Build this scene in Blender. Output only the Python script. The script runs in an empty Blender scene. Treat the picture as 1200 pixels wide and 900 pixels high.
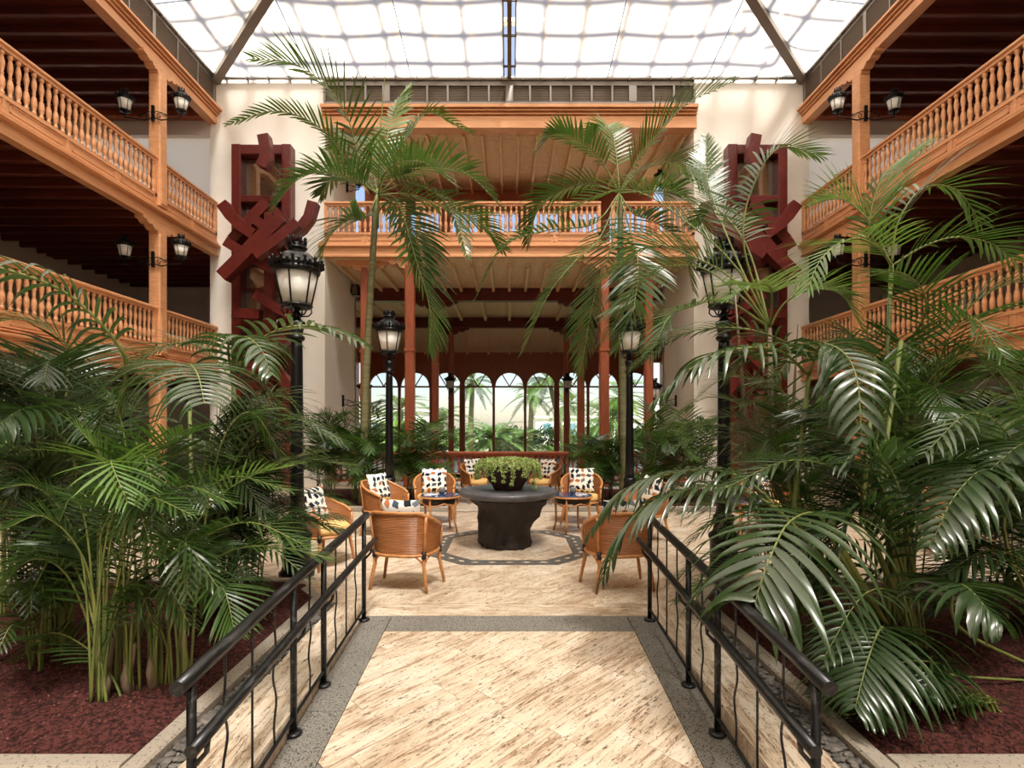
import bpy, bmesh, math, random
from mathutils import Vector, Matrix
sc = bpy.context.scene
# ---------------------------------------------------------------- camera, sky, sun, exposure
F, CX, CY, H = 640.0, 597.0, 495.0, 1.7
cam = bpy.data.objects.new('camera', bpy.data.cameras.new('camera'))
sc.collection.objects.link(cam); sc.camera = cam
cam.location = (0, 0, H); cam.rotation_euler = (math.pi/2, 0, 0)
cam.data.sensor_width = 36; cam.data.lens = 36*F/1200
cam.data.shift_x = (600-CX)/1200; cam.data.shift_y = (CY-450)/1200
cam.data.clip_end = 2000
w = bpy.data.worlds.new('sky'); sc.world = w; w.use_nodes = True
wn = w.node_tree; bg = wn.nodes['Background']
sky = wn.nodes.new('ShaderNodeTexSky'); sky.sky_type = 'NISHITA'; sky.sun_disc = False
sky.sun_elevation = math.radians(58); sky.sun_rotation = math.radians(20); sky.dust_density = .7; sky.air_density = 1.0
hs = wn.nodes.new('ShaderNodeHueSaturation'); hs.inputs['Saturation'].default_value = .9
wn.links.new(sky.outputs[0], hs.inputs['Color']); wn.links.new(hs.outputs[0], bg.inputs[0]); bg.inputs[1].default_value = 0.10
sun = bpy.data.objects.new('sun_offscreen', bpy.data.lights.new('sun_offscreen', 'SUN')); sc.collection.objects.link(sun)
sun.data.energy = 14.0; sun.data.angle = math.radians(11); sun.data.color = (1, .955, .88)
sun.rotation_euler = (math.radians(24), math.radians(10), 0)
sc.view_settings.view_transform = 'Standard'; sc.view_settings.look = 'None'
sc.view_settings.gamma = 1; sc.view_settings.use_curve_mapping = False
sc.view_settings.exposure = 0.70
cy = sc.cycles
cy.use_denoising = True; cy.max_bounces = 8; cy.diffuse_bounces = 5; cy.glossy_bounces = 3
cy.transmission_bounces = 5; cy.transparent_max_bounces = 16; cy.sample_clamp_indirect = 6
cy.caustics_reflective = False; cy.caustics_refractive = False

def P(px, py, d):
    """point of the place that lies d metres ahead, seen at (px, py)"""
    return Vector(((px-CX)*d/F, d, H-(py-CY)*d/F))
R = math.radians
col = sc.collection
# ---------------------------------------------------------------- helpers
def tag(o, label=None, cat=None, group=None, kind=None):
    if label: o['label'] = label
    if cat: o['category'] = cat
    if group: o['group'] = group
    if kind: o['kind'] = kind
    return o
def empty(name, loc=(0, 0, 0), rz=0, label=None, cat=None, group=None, kind=None):
    o = bpy.data.objects.new(name, None); col.objects.link(o)
    o.location = loc; o.rotation_euler = (0, 0, rz); o.empty_display_size = .1
    return tag(o, label, cat, group, kind)
def origin_of(o):
    v = Vector((0, 0, 0))
    while o is not None:
        v += Vector(o.location); o = o.parent
    return v
def link(name, me, parent=None, loc=None, rot=None, scale=None):
    o = bpy.data.objects.new(name, me); col.objects.link(o)
    if parent is not None: o.parent = parent
    if loc is not None: o.location = loc
    if rot is not None: o.rotation_euler = rot
    if scale is not None: o.scale = scale
    return o
def copy_tree(o, parent=None):
    c = o.copy(); col.objects.link(c); c.parent = parent
    for ch in list(o.children): copy_tree(ch, c)
    return c
class MB:
    def __init__(s): s.v = []; s.f = []; s.sm = []
    def add(s, vs, fs, smooth=False):
        n = len(s.v); s.v.extend([tuple(p) for p in vs])
        s.f.extend([tuple(i+n for i in f) for f in fs]); s.sm.extend([smooth]*len(fs)); return s
    def box(s, a, b):
        x0, y0, z0 = a; x1, y1, z1 = b
        x0, x1 = min(x0, x1), max(x0, x1); y0, y1 = min(y0, y1), max(y0, y1); z0, z1 = min(z0, z1), max(z0, z1)
        return s.add([(x0,y0,z0),(x1,y0,z0),(x1,y1,z0),(x0,y1,z0),(x0,y0,z1),(x1,y0,z1),(x1,y1,z1),(x0,y1,z1)],
              [(0,3,2,1),(4,5,6,7),(0,1,5,4),(1,2,6,5),(2,3,7,6),(3,0,4,7)])
    def cbox(s, a, b, c=.01):
        """box with chamfered long edges (an octagonal prism seen down its longest axis)"""
        lo = [min(a[i], b[i]) for i in range(3)]; hi = [max(a[i], b[i]) for i in range(3)]
        ax = max(range(3), key=lambda i: hi[i]-lo[i]); u, v = [i for i in range(3) if i != ax]
        if ax == 1: u, v = v, u
        c = min(c, (hi[u]-lo[u])*.45, (hi[v]-lo[v])*.45)
        pr = [(lo[u]+c,lo[v]),(hi[u]-c,lo[v]),(hi[u],lo[v]+c),(hi[u],hi[v]-c),(hi[u]-c,hi[v]),(lo[u]+c,hi[v]),(lo[u],hi[v]-c),(lo[u],lo[v]+c)]
        vs = []
        for e in (lo[ax], hi[ax]):
            for p in pr:
                q = [0,0,0]; q[ax] = e; q[u] = p[0]; q[v] = p[1]; vs.append(q)
        fs = [tuple(range(7,-1,-1)), tuple(range(8,16))]+[(i,(i+1)%8,8+(i+1)%8,8+i) for i in range(8)]
        return s.add(vs, fs)
    def beam(s, a, b, wd, ht, up=(0,0,1)):
        a = Vector(a); b = Vector(b); t = (b-a).normalized(); up = Vector(up)
        if abs(t.dot(up)) > .98: up = Vector((0,1,0))
        sd = t.cross(up).normalized()*wd/2; u = sd.cross(t).normalized()*ht/2
        vs = [p+i*sd+j*u for p in (a,b) for i,j in ((-1,-1),(1,-1),(1,1),(-1,1))]
        return s.add(vs, [(0,1,2,3),(7,6,5,4),(0,4,5,1),(1,5,6,2),(2,6,7,3),(3,7,4,0)])
    def tube(s, pts, r, n=8, cap=True, up=None, sx=1):
        pts = [Vector(p) for p in pts]; m = len(pts)
        rr = r if isinstance(r, (list, tuple)) else [r]*m
        vs = []; prev = None
        for i, p in enumerate(pts):
            t = (pts[min(i+1,m-1)]-pts[max(i-1,0)]).normalized()
            if prev is None:
                ref = Vector(up) if up else (Vector((0,0,1)) if abs(t.z) < .9 else Vector((1,0,0)))
            else: ref = prev
            a = t.cross(ref); a = a.normalized() if a.length > 1e-6 else Vector((1,0,0))
            b = a.cross(t).normalized(); prev = b
            for k in range(n):
                th = 2*math.pi*k/n; vs.append(p+(a*math.cos(th)*sx+b*math.sin(th))*rr[i])
        fs = [(i*n+k, i*n+(k+1)%n, (i+1)*n+(k+1)%n, (i+1)*n+k) for i in range(m-1) for k in range(n)]
        s.add(vs, fs, True)
        if cap:
            o = len(s.v)-m*n
            s.f.append(tuple(o+k for k in range(n-1,-1,-1))); s.f.append(tuple(o+(m-1)*n+k for k in range(n))); s.sm += [False]*2
        return s
    def lathe(s, prof, c=(0,0,0), n=16, smooth=True, ph=0, fn=None):
        """prof: (radius, z) list"""
        c = Vector(c); vs = []; m = len(prof)
        for j, (r, z) in enumerate(prof):
            for k in range(n):
                th = 2*math.pi*(k+ph)/n; q = fn(j, k, r, z) if fn else r
                vs.append(c+Vector((q*math.cos(th), q*math.sin(th), z)))
        fs = [(i*n+k, i*n+(k+1)%n, (i+1)*n+(k+1)%n, (i+1)*n+k) for i in range(m-1) for k in range(n)]
        s.add(vs, fs, smooth); o = len(s.v)-m*n
        if prof[0][0] > 1e-4: s.f.append(tuple(o+k for k in range(n-1,-1,-1))); s.sm.append(False)
        if prof[-1][0] > 1e-4: s.f.append(tuple(o+(m-1)*n+k for k in range(n))); s.sm.append(False)
        return s
    def prism(s, poly, z0, z1):
        """flat polygon (x, y) counter-clockwise from z0 up to z1; z may be a function of x, y"""
        n = len(poly); f0 = z0 if callable(z0) else (lambda x, y: z0); f1 = z1 if callable(z1) else (lambda x, y: z1)
        vs = [(x,y,f0(x,y)) for x,y in poly]+[(x,y,f1(x,y)) for x,y in poly]
        return s.add(vs, [tuple(range(n-1,-1,-1)), tuple(range(n,2*n))]+[(i,(i+1)%n,n+(i+1)%n,n+i) for i in range(n)])
    def extr(s, prof, a, b, axis='y'):
        """profile of (u, z) carried from a to b along an axis; u is the other level axis"""
        n = len(prof)
        if axis == 'y': vs = [(u,a,z) for u,z in prof]+[(u,b,z) for u,z in prof]
        else: vs = [(a,u,z) for u,z in prof]+[(b,u,z) for u,z in prof]
        return s.add(vs, [tuple(range(n)), tuple(range(2*n-1,n-1,-1))]+[(i,n+i,n+(i+1)%n,(i+1)%n) for i in range(n)])
    def mesh(s, name, mat, off=(0,0,0), fix=False):
        me = bpy.data.meshes.new(name); o = Vector(off)
        me.from_pydata([(p[0]-o[0],p[1]-o[1],p[2]-o[2]) for p in s.v], [], s.f)
        if any(s.sm): me.polygons.foreach_set('use_smooth', s.sm)
        if fix:
            bm = bmesh.new(); bm.from_mesh(me); bmesh.ops.recalc_face_normals(bm, faces=bm.faces); bm.to_mesh(me); bm.free()
        for m in (mat if isinstance(mat, (list, tuple)) else [mat]): me.materials.append(m)
        return me
    def build(s, name, mat, parent=None, fix=True, **kw):
        o = link(name, s.mesh(name, mat, origin_of(parent) if parent is not None else (0,0,0), fix), parent)
        return tag(o, **kw)
def struct(name, mb, mat, parent=None, **kw):
    o = mb.build(name, mat, parent)
    if parent is None: o['kind'] = 'structure'
    return tag(o, **kw)
# ---------------------------------------------------------------- materials
def mat(name, base=(.5,.5,.5), rough=.5, metal=0, spec=.5, build=None):
    m = bpy.data.materials.new(name); m.use_nodes = True
    nt = m.node_tree; b = nt.nodes['Principled BSDF']
    b.inputs['Base Color'].default_value = (*base, 1); b.inputs['Roughness'].default_value = rough
    b.inputs['Metallic'].default_value = metal; b.inputs['Specular IOR Level'].default_value = spec
    if build: build(nt, b)
    return m
def nd(nt, t, **kw):
    n = nt.nodes.new(t)
    for k, v in kw.items():
        if k in n.inputs: n.inputs[k].default_value = v
        else: setattr(n, k, v)
    return n
def ramp(nt, fac, stops, const=False):
    r = nt.nodes.new('ShaderNodeValToRGB'); e = r.color_ramp.elements
    if const: r.color_ramp.interpolation = 'CONSTANT'
    while len(e) < len(stops): e.new(.5)
    for i, (p, c) in enumerate(stops): e[i].position = p; e[i].color = (*c, 1)
    nt.links.new(fac, r.inputs[0]); return r.outputs[0]
def coords(nt, scale=(1,1,1), rot=(0,0,0), src='Object'):
    tc = nt.nodes.new('ShaderNodeTexCoord'); mp = nt.nodes.new('ShaderNodeMapping')
    mp.inputs['Scale'].default_value = scale; mp.inputs['Rotation'].default_value = rot
    nt.links.new(tc.outputs[src], mp.inputs[0]); return mp.outputs[0]
def rnd_offset(nt, vec, amt=10):
    oi = nt.nodes.new('ShaderNodeObjectInfo'); ad = nt.nodes.new('ShaderNodeVectorMath'); ad.operation = 'ADD'
    mu = nt.nodes.new('ShaderNodeVectorMath'); mu.operation = 'SCALE'; mu.inputs['Scale'].default_value = amt
    nt.links.new(oi.outputs['Random'], mu.inputs[0]); nt.links.new(vec, ad.inputs[0]); nt.links.new(mu.outputs[0], ad.inputs[1])
    return ad.outputs[0]
def noise(nt, vec, scale, detail=4, rough=.55, out=0, dist=0):
    n = nt.nodes.new('ShaderNodeTexNoise'); n.inputs['Scale'].default_value = scale; n.inputs['Detail'].default_value = detail
    n.inputs['Roughness'].default_value = rough; n.inputs['Distortion'].default_value = dist
    nt.links.new(vec, n.inputs['Vector']); return n.outputs[out]
def mixc(nt, fac, a, b, mode='MIX'):
    m = nt.nodes.new('ShaderNodeMix'); m.data_type = 'RGBA'; m.blend_type = mode
    for sk, v in ((m.inputs[0], fac), (m.inputs[6], a), (m.inputs[7], b)):
        if hasattr(v, 'is_linked') or hasattr(v, 'links'): nt.links.new(v, sk)
        elif isinstance(v, (int, float)): sk.default_value = v
        else: sk.default_value = (*v, 1)
    return m.outputs[2]
def bump(nt, b, h, st=.3, dist=.01):
    n = nt.nodes.new('ShaderNodeBump'); n.inputs['Strength'].default_value = st; n.inputs['Distance'].default_value = dist
    nt.links.new(h, n.inputs['Height']); nt.links.new(n.outputs[0], b.inputs['Normal'])
def wood(name, c0, c1, rough=.42, sc_=(3,3,3), spec=.4):
    def bld(nt, b):
        v = rnd_offset(nt, coords(nt, sc_), 7)
        f = noise(nt, v, 2.2, 5, .6, 0, .6)
        nt.links.new(ramp(nt, f, [(.3, c0), (.7, c1)]), b.inputs['Base Color'])
        bump(nt, b, f, .12, .01)
    return mat(name, c1, rough, 0, spec, bld)
M = {}
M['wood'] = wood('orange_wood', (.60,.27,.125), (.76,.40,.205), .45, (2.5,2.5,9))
M['woodh'] = wood('orange_wood_level', (.58,.26,.12), (.74,.385,.195), .45, (3,.7,12))
M['woodx'] = wood('orange_wood_across', (.58,.26,.12), (.74,.385,.195), .45, (.7,3,12))
M['redwood'] = wood('red_brown_wood', (.27,.068,.030), (.39,.108,.050), .4, (5,5,1.2))
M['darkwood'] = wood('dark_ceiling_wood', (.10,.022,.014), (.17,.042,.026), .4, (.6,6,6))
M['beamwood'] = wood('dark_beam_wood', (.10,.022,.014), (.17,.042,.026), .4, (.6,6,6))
M['timber'] = wood('oxblood_timber', (.075,.008,.006), (.13,.016,.011), .38, (4,4,4))
M['ceilwood'] = wood('pale_ceiling_boards', (.64,.43,.24), (.80,.60,.38), .5, (9,.8,3))
M['ceilorange'] = wood('honey_ceiling_boards', (.64,.43,.24), (.80,.60,.38), .45, (9,.8,3))
def _plaster(c):
    def bld(nt, b):
        v = coords(nt); f = noise(nt, v, 1.3, 5); g = noise(nt, v, 40, 3)
        nt.links.new(ramp(nt, f, [(.3, tuple(x*.94 for x in c)), (.7, c)]), b.inputs['Base Color']); bump(nt, b, g, .08, .005)
    return bld
M['white'] = mat('white_plaster', rough=.8, spec=.2, build=_plaster((.86,.82,.765)))
M['whitegal'] = mat('grey_plaster', rough=.8, spec=.2, build=_plaster((.86,.82,.765)))
def _trav(rot):
    def bld(nt, b):
        v0 = rnd_offset(nt, coords(nt), 9)
        def mapped(sx, sy):
            mp = nt.nodes.new('ShaderNodeMapping'); mp.vector_type = 'TEXTURE'; mp.inputs['Rotation'].default_value = (0,0,rot); mp.inputs['Scale'].default_value = (sx,sy,sx)
            nt.links.new(v0, mp.inputs[0]); return mp.outputs[0]
        def mr(x, a, c, lo=0, hi=1):
            r = nt.nodes.new('ShaderNodeMapRange'); r.interpolation_type = 'SMOOTHSTEP'
            for k, q in (('From Min',a),('From Max',c),('To Min',lo),('To Max',hi)): r.inputs[k].default_value = q
            nt.links.new(x, r.inputs[0]); return r.outputs[0]
        def mul(x, y):
            r = nt.nodes.new('ShaderNodeMath'); r.operation = 'MULTIPLY'; nt.links.new(x, r.inputs[0]); nt.links.new(y, r.inputs[1]); return r.outputs[0]
        cloud = noise(nt, mapped(.5,.22), 1.0, 5, .6, 0, .4)
        streak = noise(nt, mapped(.34,.030), 1.0, 7, .72, 0, 1.1)
        base = ramp(nt, cloud, [(.3,(.52,.40,.285)),(.5,(.66,.545,.415)),(.7,(.74,.645,.525))])
        vein = mul(mr(streak, .46, .62), mr(cloud, .64, .40, .35, 1))
        c = mixc(nt, vein, base, (.30,.185,.11))
        pits = mul(mr(noise(nt, mapped(.055,.016), 1.0, 5, .65, 0, 1.2), .56, .60), mr(streak, .42, .54))
        c = mixc(nt, pits, c, (.11,.07,.045))
        nt.links.new(c, b.inputs['Base Color'])
        nt.links.new(mr(streak, .3, .7, .12, .34), b.inputs['Roughness'])
        iv = nt.nodes.new('ShaderNodeMath'); iv.operation = 'SUBTRACT'; iv.inputs[0].default_value = 1; nt.links.new(pits, iv.inputs[1])
        bump(nt, b, iv.outputs[0], .35, .004)
    return bld
M['trav'] = mat('travertine_diagonal', rough=.3, spec=.5, build=_trav(R(45)))
M['travx'] = mat('travertine_across', rough=.3, spec=.5, build=_trav(0))
M['travy'] = mat('travertine_lengthwise', rough=.3, spec=.5, build=_trav(R(90)))
def _speck(base, dark, scale, lo=.36, hi=.42):
    def bld(nt, b):
        v = coords(nt); f = noise(nt, v, scale, 3, .6); g = noise(nt, v, 2, 3)
        c = mixc(nt, g, tuple(x*.8 for x in base), tuple(x*1.15 for x in base))
        s = ramp(nt, f, [(0,(1,1,1)),(lo,(1,1,1)),(hi,(0,0,0))]); sp = nt.nodes.new('ShaderNodeSeparateColor'); nt.links.new(s, sp.inputs[0])
        nt.links.new(mixc(nt, sp.outputs[0], c, dark), b.inputs['Base Color']); bump(nt, b, f, .25, .004)
    return bld
M['terrazzo'] = mat('grey_terrazzo', rough=.55, spec=.35, build=_speck((.215,.20,.175), (.022,.02,.018), 95, .41, .46))
M['mosaic'] = mat('dark_mosaic', rough=.5, spec=.4, build=_speck((.075,.07,.062), (.25,.23,.2), 70, .38, .42))
M['concrete'] = mat('kerb_concrete', rough=.8, spec=.25, build=_speck((.34,.29,.235), (.12,.1,.08), 60, .36, .42))
M['mulch'] = mat('red_volcanic_mulch', rough=.95, spec=.15, build=_speck((.085,.026,.021), (.020,.008,.007), 38, .42, .56))
M['mulch2'] = mat('red_gravel_bits', rough=.9, spec=.2, build=lambda nt, b: nt.links.new(ramp(nt, noise(nt, coords(nt), 25, 2), [(.35,(.045,.014,.012)),(.55,(.12,.036,.028)),(.72,(.21,.085,.07))]), b.inputs['Base Color']))
M['pebble'] = mat('grey_pebbles', rough=.7, spec=.3, build=lambda nt, b: nt.links.new(ramp(nt, noise(nt, coords(nt), 9, 2), [(.3,(.05,.045,.04)),(.6,(.13,.115,.10)),(.8,(.27,.23,.19))]), b.inputs['Base Color']))
M['iron'] = mat('black_iron', (.012,.012,.013), .32, .6, .6, lambda nt, b: bump(nt, b, noise(nt, coords(nt), 60, 3), .08, .002))
M['rail'] = mat('worn_black_railing', rough=.34, metal=.5, spec=.6, build=lambda nt, b: nt.links.new(ramp(nt, noise(nt, coords(nt, (9,2,9)), 3, 4), [(.55,(.018,.018,.019)),(.75,(.10,.10,.105))]), b.inputs['Base Color']))
M['steel'] = mat('grey_painted_steel', (.21,.185,.165), .45, .3, .5, lambda nt, b: bump(nt, b, noise(nt, coords(nt), 8, 3), .05, .003))
M['louver'] = mat('dark_louver', (.17,.125,.09), .6, .1, .4, lambda nt, b: bump(nt, b, noise(nt, coords(nt), 30, 2), .05, .003))
M['lightmetal'] = mat('bright_channel', (.55,.55,.56), .35, .7, .5, lambda nt, b: bump(nt, b, noise(nt, coords(nt), 12, 2), .05, .003))
M['frost'] = mat('frosted_lantern_glass', (.80,.79,.76), .35, 0, .5, lambda nt, b: nt.links.new(ramp(nt, noise(nt, coords(nt), 3, 2), [(.3,(.74,.73,.69)),(.7,(.84,.83,.8))]), b.inputs['Base Color']))
M['rattan'] = mat('honey_rattan', rough=.42, spec=.45, build=lambda nt, b: (nt.links.new(ramp(nt, noise(nt, coords(nt, (2,2,60)), 3, 4, .6), [(.28,(.20,.072,.024)),(.5,(.42,.17,.058)),(.72,(.56,.25,.095))]), b.inputs['Base Color'])))
M['pole'] = mat('rattan_pole', rough=.35, spec=.5, build=lambda nt, b: nt.links.new(ramp(nt, noise(nt, coords(nt, (6,6,6)), 4, 3), [(.3,(.38,.15,.05)),(.7,(.58,.27,.10))]), b.inputs['Base Color']))
M['bind'] = mat('dark_leather_binding', (.022,.014,.011), .5, 0, .4, lambda nt, b: bump(nt, b, noise(nt, coords(nt), 90, 2), .2, .002))
M['seat'] = mat('yellow_seat_fabric', rough=.85, spec=.15, build=lambda nt, b: nt.links.new(ramp(nt, noise(nt, coords(nt), 60, 2), [(.3,(.58,.36,.13)),(.7,(.72,.48,.20))]), b.inputs['Base Color']))
M['blueglass'] = mat('blue_glass_top', (.025,.05,.13), .06, 0, .8, lambda nt, b: nt.links.new(ramp(nt, noise(nt, coords(nt), 3, 1), [(.3,(.02,.04,.11)),(.7,(.03,.06,.15))]), b.inputs['Base Color']))
M['stone'] = mat('dark_carved_stone', rough=.62, spec=.35, build=lambda nt, b: (nt.links.new(ramp(nt, noise(nt, coords(nt, (1,1,.5)), 5, 7, .65), [(.3,(.008,.006,.005)),(.55,(.022,.016,.013)),(.78,(.06,.045,.038))]), b.inputs['Base Color']), bump(nt, b, noise(nt, coords(nt), 14, 5), .5, .02)))
M['stonetop'] = mat('grey_slate_top', rough=.35, spec=.5, build=lambda nt, b: (nt.links.new(ramp(nt, noise(nt, coords(nt), 5, 5), [(.3,(.05,.05,.055)),(.7,(.11,.11,.12))]), b.inputs['Base Color']), bump(nt, b, noise(nt, coords(nt), 25, 4), .3, .008)))
M['pot'] = mat('maroon_glazed_bowl', (.035,.012,.010), .35, 0, .5, lambda nt, b: nt.links.new(ramp(nt, noise(nt, coords(nt), 4, 4), [(.3,(.018,.007,.006)),(.7,(.06,.022,.016))]), b.inputs['Base Color']))
M['paper'] = mat('printed_card', rough=.6, build=lambda nt, b: nt.links.new(ramp(nt, noise(nt, coords(nt, (1,1,1)), 14, 1), [(.45,(.75,.75,.74)),(.5,(.10,.16,.30))], True), b.inputs['Base Color']))
M['candle'] = mat('smoked_glass', (.18,.18,.18), .1, 0, .8, lambda nt, b: bump(nt, b, noise(nt, coords(nt), 10, 1), .02, .001))
def _glass(nt, b, tint=(1,1,1), f0=.06):
    nt.nodes.remove(b); o = nt.nodes['Material Output']
    t = nd(nt, 'ShaderNodeBsdfTransparent'); t.inputs[0].default_value = (*tint,1)
    g = nd(nt, 'ShaderNodeBsdfGlossy'); g.inputs['Roughness'].default_value = .02
    lw = nd(nt, 'ShaderNodeLayerWeight'); lw.inputs[0].default_value = .25
    mx = nd(nt, 'ShaderNodeMixShader'); m2 = nd(nt, 'ShaderNodeMath'); m2.operation = 'MULTIPLY_ADD'; m2.inputs[1].default_value = .5; m2.inputs[2].default_value = f0
    nt.links.new(lw.outputs['Fresnel'], m2.inputs[0]); nt.links.new(m2.outputs[0], mx.inputs[0])
    nt.links.new(t.outputs[0], mx.inputs[1]); nt.links.new(g.outputs[0], mx.inputs[2]); nt.links.new(mx.outputs[0], o.inputs[0])
M['glass'] = mat('window_glass', build=lambda nt, b: _glass(nt, b, (.97,.99,1)))
M['darkglass'] = mat('tinted_glass', build=lambda nt, b: _glass(nt, b, (.75,.78,.8), .15))
def _fabric(tr, trans, colr):
    def bld(nt, b):
        nt.nodes.remove(b); o = nt.nodes['Material Output']
        v = coords(nt); f = noise(nt, v, .5, 5, .6)
        c = ramp(nt, f, [(.3, tuple(x*.93 for x in colr)), (.7, colr)])
        t = nd(nt, 'ShaderNodeBsdfTransparent'); l = nd(nt, 'ShaderNodeBsdfTranslucent'); d = nd(nt, 'ShaderNodeBsdfDiffuse')
        nt.links.new(c, l.inputs[0]); nt.links.new(c, d.inputs[0])
        a = nd(nt, 'ShaderNodeMixShader'); a.inputs[0].default_value = trans; e = nd(nt, 'ShaderNodeMixShader'); e.inputs[0].default_value = tr
        nt.links.new(d.outputs[0], a.inputs[1]); nt.links.new(l.outputs[0], a.inputs[2])
        nt.links.new(a.outputs[0], e.inputs[1]); nt.links.new(t.outputs[0], e.inputs[2]); nt.links.new(e.outputs[0], o.inputs[0])
    return bld
M['fabric'] = mat('roof_shade_fabric', build=_fabric(.20, .60, (.95,.85,.71)))
M['blind'] = mat('end_window_blind', build=_fabric(.18, .62, (.97,.94,.90)))
def _leaf(c0, c1, tl, rough=.32, spec=.6):
    def bld(nt, b):
        v = rnd_offset(nt, coords(nt), 5); f = noise(nt, v, 1.6, 4)
        c = ramp(nt, f, [(.3, c0), (.7, c1)])
        nt.links.new(c, b.inputs['Base Color'])
        b.inputs['Roughness'].default_value = rough; b.inputs['Specular IOR Level'].default_value = spec
        o = nt.nodes['Material Output']; t = nd(nt, 'ShaderNodeBsdfTranslucent'); t.inputs[0].default_value = (*tl, 1)
        m = nd(nt, 'ShaderNodeMixShader'); m.inputs[0].default_value = .22
        nt.links.new(b.outputs[0], m.inputs[1]); nt.links.new(t.outputs[0], m.inputs[2]); nt.links.new(m.outputs[0], o.inputs[0])
    return bld
M['leafdark'] = mat('dark_palm_leaf', build=_leaf((.013,.030,.009), (.032,.062,.020), (.05,.12,.015)))
M['leafmid'] = mat('green_palm_leaf', build=_leaf((.026,.062,.011), (.056,.112,.022), (.10,.21,.025)))
M['leafbright'] = mat('fresh_palm_leaf', build=_leaf((.06,.135,.02), (.11,.21,.035), (.22,.38,.05)))
M['leafkentia'] = mat('kentia_palm_leaf', build=_leaf((.024,.048,.016), (.052,.090,.032), (.08,.16,.03), .27, .95))
M['leafdry'] = mat('dry_palm_leaf', build=_leaf((.22,.17,.10), (.40,.33,.23), (.3,.22,.1), .5, .3))
M['stalk'] = mat('green_palm_stalk', rough=.45, build=lambda nt, b: nt.links.new(ramp(nt, noise(nt, coords(nt, (3,3,1)), 3, 3), [(.3,(.10,.14,.03)),(.7,(.24,.26,.07))]), b.inputs['Base Color']))
M['sheath'] = mat('dry_leaf_sheath', rough=.8, build=lambda nt, b: nt.links.new(ramp(nt, noise(nt, coords(nt, (8,8,1)), 5, 4), [(.3,(.13,.085,.05)),(.7,(.36,.27,.18))]), b.inputs['Base Color']))
M['trunk'] = mat('ringed_palm_trunk', rough=.6, build=lambda nt, b: (nt.links.new(ramp(nt, noise(nt, coords(nt, (1,1,9)), 2, 4), [(.3,(.13,.12,.055)),(.6,(.22,.21,.10)),(.8,(.33,.27,.17))]), b.inputs['Base Color'])))
M['succ'] = mat('trailing_succulent', build=_leaf((.24,.34,.08), (.46,.54,.20), (.4,.5,.15), .5, .4))
def _cushion(nt, b):
    tc = nt.nodes.new('ShaderNodeTexCoord'); oi = nt.nodes.new('ShaderNodeObjectInfo')
    mp = nt.nodes.new('ShaderNodeMapping'); mp.inputs['Scale'].default_value = (1,0,1)
    nt.links.new(tc.outputs['Object'], mp.inputs[0]); sx = nt.nodes.new('ShaderNodeSeparateXYZ'); nt.links.new(mp.outputs[0], sx.inputs[0])
    cb = nt.nodes.new('ShaderNodeCombineXYZ'); nt.links.new(sx.outputs[0], cb.inputs[0]); nt.links.new(sx.outputs[2], cb.inputs[1])
    v = rnd_offset(nt, cb.outputs[0], 3)
    vo = nt.nodes.new('ShaderNodeTexVoronoi'); vo.voronoi_dimensions = '2D'; vo.inputs['Scale'].default_value = 10.5; vo.inputs['Randomness'].default_value = .35
    nt.links.new(v, vo.inputs['Vector'])
    sb = nt.nodes.new('ShaderNodeVectorMath'); sb.operation = 'SUBTRACT'; nt.links.new(v, sb.inputs[0]); nt.links.new(vo.outputs['Position'], sb.inputs[1])
    ro = nt.nodes.new('ShaderNodeVectorRotate'); ro.rotation_type = 'Z_AXIS'; nt.links.new(sb.outputs[0], ro.inputs['Vector'])
    sp = nt.nodes.new('ShaderNodeSeparateColor'); nt.links.new(vo.outputs['Color'], sp.inputs[0])
    am = nt.nodes.new('ShaderNodeMath'); am.operation = 'MULTIPLY'; am.inputs[1].default_value = 6.28; nt.links.new(sp.outputs[0], am.inputs[0]); nt.links.new(am.outputs[0], ro.inputs['Angle'])
    s2 = nt.nodes.new('ShaderNodeSeparateXYZ'); nt.links.new(ro.outputs[0], s2.inputs[0])
    sh = nt.nodes.new('ShaderNodeMath'); sh.operation = 'MULTIPLY_ADD'; sh.inputs[1].default_value = .45; nt.links.new(s2.outputs[1], sh.inputs[0]); nt.links.new(s2.outputs[0], sh.inputs[2])
    ab = nt.nodes.new('ShaderNodeMath'); ab.operation = 'ABSOLUTE'; nt.links.new(sh.outputs[0], ab.inputs[0])
    ab2 = nt.nodes.new('ShaderNodeMath'); ab2.operation = 'ABSOLUTE'; nt.links.new(s2.outputs[1], ab2.inputs[0])
    l1 = nt.nodes.new('ShaderNodeMath'); l1.operation = 'LESS_THAN'; l1.inputs[1].default_value = .037; nt.links.new(ab.outputs[0], l1.inputs[0])
    l2 = nt.nodes.new('ShaderNodeMath'); l2.operation = 'LESS_THAN'; l2.inputs[1].default_value = .025; nt.links.new(ab2.outputs[0], l2.inputs[0])
    mu = nt.nodes.new('ShaderNodeMath'); mu.operation = 'MULTIPLY'; nt.links.new(l1.outputs[0], mu.inputs[0]); nt.links.new(l2.outputs[0], mu.inputs[1])
    c = ramp(nt, sp.outputs[1], [(0,(.012,.018,.035)),(.42,(.06,.075,.10)),(.62,(.42,.15,.07)),(.78,(.015,.02,.03)),(.9,(.16,.18,.2))], True)
    nt.links.new(mixc(nt, mu.outputs[0], (.80,.77,.70), c), b.inputs['Base Color'])
M['cushion'] = mat('patterned_cushion', rough=.85, spec=.15, build=_cushion)
M['sea'] = mat('far_planting', rough=.8, build=lambda nt, b: nt.links.new(ramp(nt, noise(nt, coords(nt), 1.2, 5), [(.3,(.06,.11,.03)),(.7,(.2,.28,.1))]), b.inputs['Base Color']))
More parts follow.
